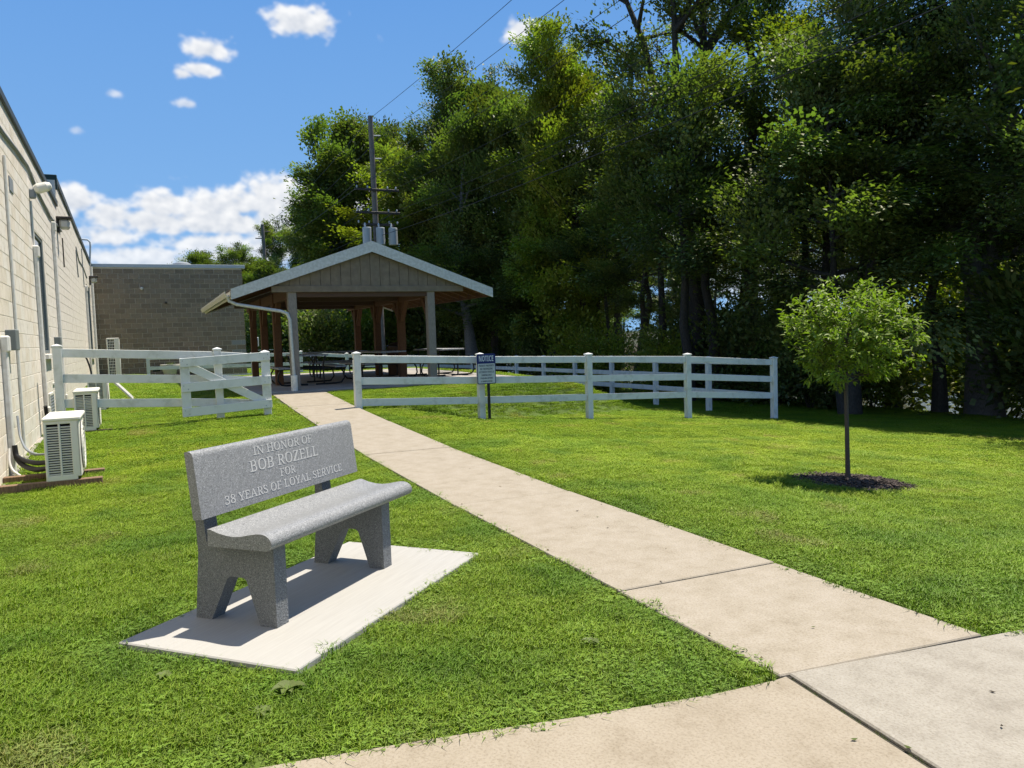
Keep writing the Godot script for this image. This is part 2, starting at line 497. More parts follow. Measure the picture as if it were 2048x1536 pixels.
# ------------------------------------------------------------------ the bench
func build_bench() -> void:
	var b := thing("memorial_bench", "grey granite memorial bench with engraved backrest on a pale concrete pad", "bench", Vector3(.517, .03, -4.092), .746)
	# local: x along the bench (near -> far), z towards the front, y up
	var prof := PackedVector2Array()   # (front z, height) of the leg side
	for q in [[0, 0], [0, .428], [-.443, .428], [-.4575, .566], [-.490, .86], [-.548, .86], [-.512, .52], [-.506, .36], [-.545, 0], [-.435, 0], [-.315, .235], [-.29, .25], [-.205, .25], [-.185, .235], [-.108, 0]]:
		prof.append(Vector2(q[0], q[1]))
	for x0: float in [0.0, 1.052]:
		var mb := Mb.new()
		mb.prism(prof, 0.095, Transform3D(Basis(Vector3(0, 0, 1), Vector3.UP, Vector3(1, 0, 0)), Vector3(x0, 0, 0)))
		part(b, "leg", mb, M.granite_rough)
	var seat := PackedVector2Array()
	for q in [[-.352, .432], [-.352, .522], [-.33, .522], [-.28, .506], [-.22, .496], [-.17, .494], [-.12, .500], [-.07, .511], [-.03, .518], [.0, .519], [.025, .514], [.045, .503], [.058, .488], [.064, .470], [.060, .453], [.048, .440], [.03, .432]]:
		seat.append(Vector2(q[0], q[1]))
	var sm := Mb.new()
	sm.prism(seat, 1.43, Transform3D(Basis(Vector3(0, 0, 1), Vector3.UP, Vector3(1, 0, 0)), Vector3(-.085, 0, 0)), 0.8)
	part(b, "seat", sm, M.granite)
	var back := PackedVector2Array()   # slab leaning back; front face from (-.396,.565) to (-.437,.925)
	for q in [[-.396, .565], [-.4335, .894], [-.439, .912], [-.452, .923], [-.470, .926], [-.492, .922], [-.455, .560]]:
		back.append(Vector2(q[0], q[1]))
	var bm := Mb.new()
	bm.prism(back, 1.462, Transform3D(Basis(Vector3(0, 0, 1), Vector3.UP, Vector3(1, 0, 0)), Vector3(-.072, 0, 0)), 0.75)
	var bp := part(b, "backrest", bm, M.granite)
	var up := Vector3(0, .329, -.0375).normalized()
	var out := Vector3(1, 0, 0).cross(up)
	var mid := Vector3(.66, .565, -.396)
	var f := serif()
	for L in [["IN HONOR OF", .285, .050, .55], ["BOB ROZELL", .200, .066, .64], ["FOR", .122, .048, .145], ["38 YEARS OF LOYAL SERVICE", .050, .050, 1.10]]:
		var t := text(L[0], L[2], f, .004, L[3])
		part(bp, "engraved_text", t[0], M.engraving, Transform3D(Basis(Vector3(t[1], 0, 0), up * t[2], out), mid + up * (L[1] + .012) + out * -.0004))

func serif() -> SystemFont:
	var f := SystemFont.new()
	f.font_names = PackedStringArray(["Droid Serif"])
	return f

func sans(bold := 700) -> SystemFont:
	var f := SystemFont.new()
	f.font_names = PackedStringArray(["Droid Sans"])
	f.font_weight = bold
	return f

func text(s: String, cap_h: float, f: Font, depth: float, width := 0.0) -> Array:   # [mesh, x scale, y scale]
	var t := TextMesh.new()
	t.text = s
	t.font = f
	t.font_size = 64
	t.pixel_size = 0.01
	t.depth = depth * 1.0
	t.curve_step = 4.0
	var ab := t.get_aabb()
	var sy := cap_h / maxf(ab.size.y, .01)
	return [t, (width / maxf(ab.size.x, .01)) if width > 0 else sy, sy]

# ------------------------------------------------------------------ fences
var post_mesh: ArrayMesh
var cap_mesh: ArrayMesh

func fence_post(parent: Node3D, p: Vector3, h: float) -> void:
	var mb := Mb.new()
	mb.at(Vector3(0, h * .5, 0), Vector3(.127, h, .127), .004)
	var po := part(parent, "post", mb, M.white_vinyl, Transform3D(Basis(), p))
	if cap_mesh == null:
		var c := Mb.new()
		c.at(Vector3(0, .012, 0), Vector3(.152, .024, .152), .003)
		var r := .074
		for k in 4:
			var a := Vector3(r, .024, r).rotated(Vector3.UP, k * PI / 2)
			var b := Vector3(r, .024, r).rotated(Vector3.UP, (k + 1) * PI / 2)
			c.flat([a, b, Vector3(0, .052, 0)], Vector3.ZERO)
		cap_mesh = c.mesh()
	part(po, "cap", cap_mesh, M.white_vinyl, Transform3D(Basis(), Vector3(0, h, 0)))

func rails(parent: Node3D, a: Vector3, b: Vector3, drops := [.145, .56, .97]) -> void:   # a and b are post tops
	for d: float in drops:
		var mb := Mb.new()
		var u := (b - a).normalized()
		mb.bar(a + u * .06 - Vector3(0, d, 0), b - u * .06 - Vector3(0, d, 0), .140, .038, Vector3.UP, .004)
		part(parent, "rail", mb, M.white_vinyl)

func build_fences() -> void:
	var z := -14.45
	var f := thing("rail_fence", "white vinyl three-rail fence between the block wall and the open gate", "fence")
	var tops := [Vector3(-1.37, 1.60, z), Vector3(1.06, 1.46, z), Vector3(1.86, 1.38, z)]
	for t: Vector3 in tops:
		var g := hgt(t.x, z) - .1
		fence_post(f, Vector3(t.x, g, z), t.y - .05 - g)
	for k in 2: rails(f, tops[k], tops[k + 1])
	f = thing("rail_fence", "white vinyl three-rail fence running right from the path behind the notice sign", "fence")
	tops = [Vector3(3.52, 1.29, z), Vector3(6.05, 1.17, z), Vector3(8.6, 1.07, z), Vector3(11.26, .96, z), Vector3(13.89, .77, z)]
	for t: Vector3 in tops:
		var g := hgt(t.x, z) - .12
		fence_post(f, Vector3(t.x, g, z), t.y - .05 - g)
	for k in 4: rails(f, tops[k], tops[k + 1])
	var pl := Mb.new()
	pl.tube([Vector3(3.455, 1.15, z), Vector3(3.44, 1.15, z)], [.012], 8)
	part(f, "latch_bolt", pl, M.black_steel)
	f = thing("rail_fence", "white vinyl three-rail side fence receding along the tree line", "fence")
	var prev := tops[4] as Vector3
	for k in range(1, 9):
		var zz := z - 2.46 * k
		var t := Vector3(13.89, .77 - .022 * k, zz)
		var g := hgt(t.x, zz) - .1
		fence_post(f, Vector3(t.x, g, zz), t.y - .05 - g)
		rails(f, prev, t)
		prev = t
	f = thing("rail_fence", "white vinyl three-rail back fence far behind the picnic shelter", "fence")
	for k in range(1, 8):
		var x := 13.89 - 2.0 * k
		var t := Vector3(x, curve(x, [[-1, 1.2], [3.7, 1.13], [5.8, 1.12], [8.2, .92], [10.4, .79], [13, .7]]), prev.z)
		var g := hgt(x, t.z) - .1
		fence_post(f, Vector3(x, g, t.z), t.y - .05 - g)
		rails(f, prev, t)
		prev = t
	# gate, swung open against the left fence
	var gt := thing("fence_gate", "white vinyl gate with one diagonal brace, swung open beside the path", "gate")
	var A := Vector3(.44, 1.29, -14.20)
	var B := Vector3(1.93, 1.35, -14.335)
	var u := (B - A).normalized()
	var nn := u.cross(Vector3.UP).normalized()
	if nn.z < 0: nn = -nn
	for d: float in [.075, .50, .925]:
		var mb := Mb.new()
		mb.bar(A - Vector3(0, d, 0), B - Vector3(0, d, 0), .15, .03, Vector3.UP, .003)
		part(gt, "rail", mb, M.white_vinyl)
	for e in [A + u * .075 - nn * .032, B - u * .075 - nn * .032]:
		var mb := Mb.new()
		mb.bar(e - Vector3(0, .0, 0), e - Vector3(0, 1.0, 0), .15, .03, u, .003)
		part(gt, "stile", mb, M.white_vinyl)
	var br := Mb.new()
	br.bar(A + u * .1 - nn * .033 - Vector3(0, .12, 0), B - u * .1 - nn * .033 - Vector3(0, .90, 0), .14, .026, Vector3.UP, .003)
	part(gt, "brace", br, M.white_vinyl)
	for d: float in [.075, .50, .925]:
		for e: float in [.04, .11]:
			for s in 2:
				var p: Vector3 = (A + u * e if s == 0 else B - u * e) - Vector3(0, d + (e - .075) * .9, 0) + nn * .0155
				var sc := Mb.new()
				sc.tube([p, p + nn * .003], [.008], 6)
				part(gt, "screw", sc, M.grey_metal)

func build_sign() -> void:
	var s := thing("notice_sign", "blue and white notice sign on a dark post before the white fence", "sign", Vector3(6.14, hgt(6.14, -14.2), -14.24))
	var y0 := -hgt(6.14, -14.2)
	var mb := Mb.new()
	mb.at(Vector3(0, .36, -.02), Vector3(.055, 1.15, .03), .004)
	part(s, "sign_post", mb, M.black_steel)
	var rr := func(w: float, h: float, r: float) -> PackedVector2Array:
		var p := PackedVector2Array()
		for k in 4:
			for j in 4:
				var an := k * PI / 2 + j * PI / 6
				p.append(Vector2((w * .5 - r) * (1 if k in [0, 3] else -1) + r * cos(an), (h * .5 - r) * (1 if k < 2 else -1) + r * sin(an)))
		return p
	var cy := y0 + .845
	var pm := Mb.new()
	pm.prism(rr.call(.405, .61, .03), .006, Transform3D(Basis(), Vector3(-.045, cy, 0)))
	var pn := part(s, "panel", pm, M.sign_blue)
	var fm := Mb.new()
	fm.prism(rr.call(.375, .395, .018), .002, Transform3D(Basis(), Vector3(-.045, cy - .092, .0055)))
	part(pn, "text_field", fm, M.sign_face)
	var f := sans()
	var t := text("NOTICE", .115, f, .3, .315)
	part(pn, "lettering", t[0], M.sign_letter, Transform3D(Basis(Vector3(t[1], 0, 0), Vector3(0, t[2], 0), Vector3(0, 0, .004)), Vector3(-.045, cy + .205, .0068)))
	var y := cy + .062
	for L in [["PRIVATE PROPERTY", .042, .33], ["NO TRESPASSING", .042, .27], ["LICENSED VEHICLE", .038, .33], ["PARKING ONLY", .036, .22], ["OTHERS WILL BE TOWED", .032, .27], ["AT OWNERS EXPENSE", .030, .25]]:
		t = text(L[0], L[1], f, .3, L[2])
		part(pn, "lettering", t[0], M.sign_ink, Transform3D(Basis(Vector3(t[1], 0, 0), Vector3(0, t[2], 0), Vector3(0, 0, .004)), Vector3(-.045, y, .0082)))
		y -= .0625

# ------------------------------------------------------------------ the block building
func build_building() -> void:
	var o := thing("block_building", "long painted concrete block building along the left edge", "building", Vector3(-1.6, 0, -9.6), deg_to_rad(0.98))
	var LZ := -27.0
	var top := func(z: float) -> float: return (4.92 + (z + 3.0) * .012) if z > -11.2 else lerpf(5.42, 4.93, clampf((z + 11.2) / (LZ + 11.2), 0, 1))
	# wall core behind the block faces, with openings cut as boxes butted round them
	var wins := [[-5.98, -7.30, 1.44, 3.56], [-22.2, -24.6, 1.2, 3.85]]
	var core := Mb.new()
	var zc := 14.0
	for w in wins:
		core_piece(core, zc, w[0], -.6, top)
		core.at(Vector3(-.135, (w[2] - .6) * .5, (w[0] + w[1]) * .5), Vector3(.293, w[2] + .6, w[0] - w[1]))
		var th: float = top.call(w[0])
		core.at(Vector3(-.135, (w[3] + th) * .5, (w[0] + w[1]) * .5), Vector3(.293, th - w[3], w[0] - w[1]))
		zc = w[1]
	core_piece(core, zc, LZ, -.6, top)
	var wall := part(o, "wall", core, M.painted_mortar)
	var bms := [M.painted_block, M.painted_block, M.painted_block_pale, M.painted_block_warm]
	var bw := .394
	var bh := .196
	var bmesh := Mb.new()
	bmesh.at(Vector3.ZERO, Vector3(.032, bh, bw), .003)
	var bm := bmesh.mesh()
	var rest := Mb.new()
	var count := 0
	var r := RandomNumberGenerator.new()
	r.seed = 11
	for course in 27:
		var y := -.28 + course * .2032 + .1
		var z := 2.2 + (.2 if course % 2 else 0.0)
		while z > LZ + .3:
			var ok: bool = y + .1 < top.call(z) - .04
			for w in wins:
				if z - .2 < w[0] and z + .2 > w[1] and y + .1 > w[2] and y - .1 < w[3]: ok = false
			if ok:
				var jx := r.randf_range(-.001, .001)
				if z < -.35 and z > -5.2 and y > -.05 and count < 296:
					part(wall, "block", bm, bms[r.randi() % 4], Transform3D(Basis(), Vector3(jx, y, z)))
					count += 1
				else:
					rest.at(Vector3(jx, y, z), Vector3(.032, bh, bw), .005 if z > -14 else 0.0)
			z -= .4
	var rs := part(wall, "block_courses", rest, M.painted_block)
	rs.set_meta("kind", "stuff")
	# coping strips
	var cp := Mb.new()
	cp.bar(Vector3(-.1, top.call(13.0) + .03, 13.0), Vector3(-.1, top.call(-11.0) + .03, -11.1), .12, .30, Vector3.UP, .006)
	part(o, "coping", cp, M.coping_dark)
	cp = Mb.new()
	cp.bar(Vector3(-.1, top.call(-11.3) + .03, -11.3), Vector3(-.1, top.call(LZ) + .03, LZ), .16, .30, Vector3.UP, .006)
	part(o, "coping", cp, M.coping_dark)
	cp = Mb.new()
	cp.at(Vector3(-.42, 5.38, -11.28), Vector3(.95, .34, .10), .01)
	var gb := part(o, "fascia_end", cp, M.green_metal)
	for k in 4:
		var sl := Mb.new()
		sl.at(Vector3(-.38 , 5.14 - .085 * k, -11.32), Vector3(.75, .035, .05), .004)
		part(gb, "slat", sl, M.coping_dark)
	var core2 := Mb.new()
	core2.at(Vector3(-3.6, 2.0, -6.5), Vector3(6.6, 5.4, 40))
	part(o, "roof_deck", core2, M.coping_dark)
	# back wing across the end of the yard
	var fw := Mb.new()
	var FW := 6.0
	var FH := 4.92
	fw.at(Vector3(FW * .5 - .02, (FH - .6) * .5, LZ - .155), Vector3(FW - .02, FH + .6, .25))
	fw.at(Vector3(FW * .5 - .02, (FH - .7) * .5, LZ - 4.3), Vector3(FW - .06, FH + .3, 7.9))
	var wall2 := part(o, "wall", fw, M.block_mortar)
	bmesh = Mb.new()
	bmesh.at(Vector3.ZERO, Vector3(.381, .193, .04), .003)
	bm = bmesh.mesh()
	var half := Mb.new()
	half.at(Vector3.ZERO, Vector3(.184, .196, .04), .003)
	var hm := half.mesh()
	rest = Mb.new()
	count = 0
	for course in 24:
		var y := .08 + course * .2105
		if y + .1 > FH - .02: break
		var x := .2
		if course % 2:
			part(wall2, "half_block", hm, M["grey_block%d" % (r.randi() % 4)], Transform3D(Basis(), Vector3(.1, y, LZ - .028)))
			x = .4
		while x < FW + .05:
			var mm: Material = M["grey_block%d" % (r.randi() % 4)]
			if x > FW - .5 and course in [4, 5, 7] : mm = M.grey_block_light
			if x + .2 > FW + .05:
				part(wall2, "half_block", hm, mm, Transform3D(Basis(), Vector3(x - .1, y, LZ - .028)))
			else:
				part(wall2, "block", bm, mm, Transform3D(Basis(), Vector3(x, y, LZ - .028 + r.randf_range(-.001, .001))))
			x += .4
	cp = Mb.new()
	cp.at(Vector3(FW * .5 + .06, FH + .02, LZ - .12), Vector3(FW + .12, .15, .34), .006)
	part(o, "coping", cp, M.pale_metal)
	cp = Mb.new()
	cp.lathe([Vector2(0, .28), Vector2(.25, .27), Vector2(.38, .2), Vector2(.40, .14), Vector2(.36, .0)], Transform3D(Basis(), Vector3(3.6, FH + .05, LZ - 1.4)))
	part(o, "roof_vent", cp, M.grey_metal)
	for q in [[1.88, 3.98, .065, "white_paint", "round_light"], [2.79, 3.36, .05, "bronze", "round_light"]]:
		cp = Mb.new()
		cp.lathe([Vector2(q[2], 0), Vector2(q[2], .05), Vector2(q[2] * .8, .09), Vector2(0, .11)], Transform3D(Basis(Vector3.RIGHT, Vector3(0, 0, 1), Vector3(0, -1, 0)), Vector3(q[0], q[1], LZ)))
		part(o, q[4], cp, M[q[3]])
	# windows on the sunlit wall
	for w in wins:
		var zc2: float = (w[0] + w[1]) * .5
		var yc: float = (w[2] + w[3]) * .5
		var fr := Mb.new()
		for s: float in [w[0] - .03, w[1] + .03]:
			fr.at(Vector3(-.03, yc, s), Vector3(.06, w[3] - w[2], .06), .004)
		for s: float in [w[2] + .03, w[3] - .03]:
			fr.at(Vector3(-.03, s, zc2), Vector3(.06, .06, w[0] - w[1] - .12), .004)
		var wn := part(o, "window", fr, M.box_grey)
		var gl := Mb.new()
		gl.at(Vector3(-.035, yc, zc2), Vector3(.02, w[3] - w[2] - .12, w[0] - w[1] - .12))
		part(wn, "pane", gl, M.glass_dark)
		var si := Mb.new()
		si.at(Vector3(.02, w[2] - .05, zc2), Vector3(.17, .08, w[0] - w[1] + .1), .005)
		part(wn, "sill", si, M.white_paint)
	# vertical white line covers and conduits
	var zs := [[-1.30, -.1, 1.60, .075], [-5.55, .45, 3.16, .065], [-9.35, .45, 4.10, .06], [-21.3, .4, 3.6, .07]]
	for q in zs:
		var z: float = q[0]
		var w: float = q[3]
		cp = Mb.new()
		cp.at(Vector3(.048, (q[1] + q[2]) * .5, z), Vector3(.066, q[2] - q[1], w * 1.8), .012)
		var lc := part(o, "line_cover", cp, M.white_paint)
		cp = Mb.new()
		cp.at(Vector3(.06, q[2] - .0, z), Vector3(.10, .20, w * 2.0), .02)
		part(lc, "end_cap", cp, M.white_paint)
		cp = Mb.new()
		cp.at(Vector3(.058, q[1] + .04, z), Vector3(.095, .12, w * 2.0), .015)
		part(lc, "end_cap", cp, M.white_paint)
	var T := func(pts: Array, rad: float, m: Material, called: String) -> void:
		var t := Mb.new()
		t.tube(pts, [rad], 8)
		part(o, called, t, m)
	T.call([Vector3(.035, 4.1, -2.62), Vector3(.035, 1.8, -2.58), Vector3(.035, .22, -2.56), Vector3(.10, .12, -2.58), Vector3(.30, .02, -2.75)], .021, M.white_paint, "conduit")
	T.call([Vector3(.03, 4.0, -5.58), Vector3(.03, 3.2, -5.58)], .016, M.white_paint, "conduit")
	T.call([Vector3(.03, 4.2, -12.1), Vector3(.03, 3.5, -12.1)], .014, M.bronze, "conduit")
	T.call([Vector3(.03, 1.6, -8.55), Vector3(.03, .95, -8.6), Vector3(.03, .88, -8.5), Vector3(.03, .86, -7.3)], .018, M.white_paint, "conduit")
	T.call([Vector3(.025, 4.30, 2), Vector3(.03, 4.42, -2.7), Vector3(.03, 4.50, -4.1), Vector3(.03, 4.54, -5.4), Vector3(.03, 4.36, -7), Vector3(.03, 4.26, -9.0), Vector3(.03, 4.30, -10.5), Vector3(.03, 4.33, -11.8)], .028, M.grey_metal, "cable")
	T.call([Vector3(.025, 4.5, -17.3), Vector3(.025, 4.1, -17.4), Vector3(.025, 3.7, -17.6)], .02, M.grey_metal, "cable")
	T.call([Vector3(.025, 4.6, -17.4), Vector3(.025, 4.3, -18.5), Vector3(.025, 4.3, -20.8), Vector3(.025, 4.1, -23)], .018, M.grey_metal, "cable")
	T.call([Vector3(.025, 4.9, -20.5), Vector3(.025, 3.6, -20.6)], .02, M.grey_metal, "conduit")
	T.call([Vector3(.03, 4.8, -25.8), Vector3(.10, 5.6, -25.8), Vector3(.10, 5.75, -25.8), Vector3(.02, 5.85, -25.8), Vector3(-.2, 5.86, -25.8)], .035, M.pale_metal, "mast_pipe")
	T.call([Vector3(.05, .2, -26.0), Vector3(.06, 4.8, -26.0)], .06, M.white_paint, "downpipe")
	for q in [[-1.85, 1.65, .30, .26], [-8.35, 1.64, .30, .24]]:
		cp = Mb.new()
		cp.at(Vector3(.07, q[1], q[0]), Vector3(.12, q[3], q[2]), .008)
		part(o, "junction_box", cp, M.box_grey)
	cp = Mb.new()
	cp.at(Vector3(.022, 3.83, -3.25), Vector3(.015, .2, .35), .003)
	part(o, "wall_plate", cp, M.grey_metal)
	# wall vent with slats
	cp = Mb.new()
	for s: float in [-6.42, -7.12]: cp.at(Vector3(.024, .50, s), Vector3(.03, .44, .04))
	for s: float in [.70, .30]: cp.at(Vector3(.024, s, -6.77), Vector3(.03, .04, .66))
	var vt := part(o, "wall_vent", cp, M.white_paint)
	for k in 6:
		cp = Mb.new()
		cp.box(Transform3D(Basis(Vector3(0, 0, 1), .5), Vector3(.022, .35 + .055 * k, -6.77)), Vector3(.03, .012, .66))
		part(vt, "slat", cp, M.grey_metal)
	# wall lamps
	cp = Mb.new()
	cp.at(Vector3(.06, 4.12, -5.58), Vector3(.10, .16, .12), .02)
	var lp := part(o, "wall_lamp", cp, M.grey_metal)
	cp = Mb.new()
	cp.lathe([Vector2(.0, .0), Vector2(.06, .0), Vector2(.085, .06), Vector2(.08, .2), Vector2(.05, .26), Vector2(0, .27)], Transform3D(Basis(Vector3(0, 0, 1), -1.25), Vector3(.09, 4.19, -5.58)))
	part(lp, "shade", cp, M.off_white)
	for zz: float in [-10.9, -24.9]:
		cp = Mb.new()
		cp.at(Vector3(.16, 4.50 if zz > -20 else 4.3, zz), Vector3(.34, .05, .36), .01)
		cp.at(Vector3(.04, 4.33 if zz > -20 else 4.13, zz), Vector3(.06, .3, .2), .01)
		lp = part(o, "wall_lamp", cp, M.bronze)
		cp = Mb.new()
		cp.at(Vector3(.17, 4.36 if zz > -20 else 4.16, zz), Vector3(.22, .22, .26), .05)
		part(lp, "lens", cp, M.lens)
	# foot strip of the wall
	cp = Mb.new()
	cp.bar(Vector3(.045, -.02, -.3), Vector3(.045, .10, -4.7), .06, .06, Vector3.UP, .01)
	part(o, "footing", cp, M.slab_concrete)

func core_piece(mb: Mb, z0: float, z1: float, y0: float, top: Callable) -> void:
	var cuts := [z0]
	if z0 > -11.2 and z1 < -11.2: cuts.append(-11.2)
	cuts.append(z1)
	for k in cuts.size() - 1:
		var a: float = cuts[k]
		var b: float = cuts[k + 1]
		var ta: float = top.call(a - .001)
		var tb: float = top.call(b + .001)
		var c := Vector3(-.135, 1, (a + b) * .5)
		var p := []
		for x: float in [-.26, .0115]:
			p.append([Vector3(x, y0, a), Vector3(x, ta, a), Vector3(x, tb, b), Vector3(x, y0, b)])
		mb.flat(p[0], c); mb.flat(p[1], c)
		for j in 4:
			var j2 := (j + 1) % 4
			mb.flat([p[0][j], p[0][j2], p[1][j2], p[1][j]], c)

# ------------------------------------------------------------------ air conditioners (local frame of the wall)
func wall_xf() -> Transform3D:
	return Transform3D(Basis(Vector3.UP, deg_to_rad(0.98)), Vector3(-1.6, 0, -9.6))

func make_ac(label: String, local: Vector3, s: Vector3) -> Node3D:   # s: depth from wall, height, length along wall; louvred end faces +z
	var w := wall_xf()
	var o := thing("air_conditioner", label, "air conditioner", w * local, deg_to_rad(0.98), "air conditioners along the block wall")
	var mb := Mb.new()
	var t := .02
	# shell of panels round a hollow: back, top, bottom, left and the solid front column
	mb.at(Vector3(t * .5, s.y * .5, -s.z * .5), Vector3(t, s.y - .05, s.z - .05), .004)
	mb.at(Vector3(s.x - .042, s.y * .5, -.018), Vector3(.084, s.y - .07, .036), .006)
	mb.at(Vector3(.015, s.y * .5, -.02), Vector3(.030, s.y - .07, .04), .006)
	mb.at(Vector3(s.x - .012, s.y * .5, -s.z * .5), Vector3(.024, s.y - .07, s.z), .008)
	mb.at(Vector3(s.x * .5, s.y * .5, -s.z + .012), Vector3(s.x, s.y - .07, .024), .005)
	mb.at(Vector3(s.x * .5 - .02, .030, -.02), Vector3(s.x - .04, .06, .038), .005)
	mb.at(Vector3(s.x * .5 - .02, s.y - .05, -.02), Vector3(s.x - .04, .04, .038), .005)
	mb.at(Vector3(s.x * .44, s.y * .5, -.016), Vector3(.020, s.y - .1, .030), .003)
	part(o, "casing", mb, M.off_white)
	var lid := Mb.new()
	lid.at(Vector3(s.x * .5 + .005, s.y - .015, -s.z * .5 + .006), Vector3(s.x + .03, .045, s.z + .03), .014)
	part(o, "lid", lid, M.off_white)
	var bk := Mb.new()
	bk.at(Vector3(s.x * .5 - .02, s.y * .5, -.09), Vector3(s.x - .08, s.y - .1, .02))
	part(o, "coil", bk, M.dark)
	var n := int((s.y - .13) / .027)
	for col in 2:
		var xa := .030 if col == 0 else s.x * .44 + .010
		var xb := s.x * .44 - .010 if col == 0 else s.x - .084
		var sl := Mb.new()
		sl.box(Transform3D(Basis(Vector3(1, 0, 0), .55), Vector3.ZERO), Vector3(xb - xa, .011, .012))
		var sm := sl.mesh()
		for k in n:
			part(o, "louvre", sm, M.louvre, Transform3D(Basis(), Vector3((xa + xb) * .5, .072 + .027 * k, -.012)))
	var fg := Mb.new()
	for k in 4:
		var rad := .09 + .06 * k
		var ring := []
		for j in 25:
			var an := TAU * j / 24
			ring.append(Vector3(s.x + .014, s.y * .5 + rad * cos(an), -s.z * .42 + rad * sin(an)))
		fg.tube(ring, [.006], 5, false)
	for k in 8:
		var an := TAU * k / 8
		fg.tube([Vector3(s.x + .014, s.y * .5, -s.z * .42), Vector3(s.x + .014, s.y * .5 + .28 * cos(an), -s.z * .42 + .28 * sin(an))], [.005], 5)
	part(o, "fan_grille", fg, M.off_white)
	var hub := Mb.new()
	hub.tube([Vector3(s.x + .001, s.y * .5, -s.z * .42), Vector3(s.x + .004, s.y * .5, -s.z * .42)], [.27], 28)
	part(o, "fan_opening", hub, M.dark)
	return o

func hose(parent: Node3D, pts: Array, rad: float, m: Material) -> void:
	var cv := Curve3D.new()
	for i in pts.size():
		var d: Vector3 = (pts[mini(i + 1, pts.size() - 1)] - pts[maxi(i - 1, 0)]) * .22
		cv.add_point(pts[i], -d, d)
	cv.bake_interval = .06
	var p := []
	for q in cv.get_baked_points(): p.append(q)
	var mb := Mb.new()
	mb.tube(p, [rad], 8)
	part(parent, "hose", mb, m)

func timbers(local_zs: Array, x0: float, x1: float, y: float, label: String) -> void:
	var w := wall_xf()
	for k in local_zs.size():
		var mb := Mb.new()
		mb.at(Vector3((x0 + x1) * .5, 0, 0), Vector3(x1 - x0, .14, .10), .006)
		var o := single("timber_sleeper", mb, M.timber, label % ["nearer", "farther"][k], "timber", "timbers under the air conditioners", "", w * Vector3(0, y, local_zs[k]))
		o.rotation.y = deg_to_rad(0.98)

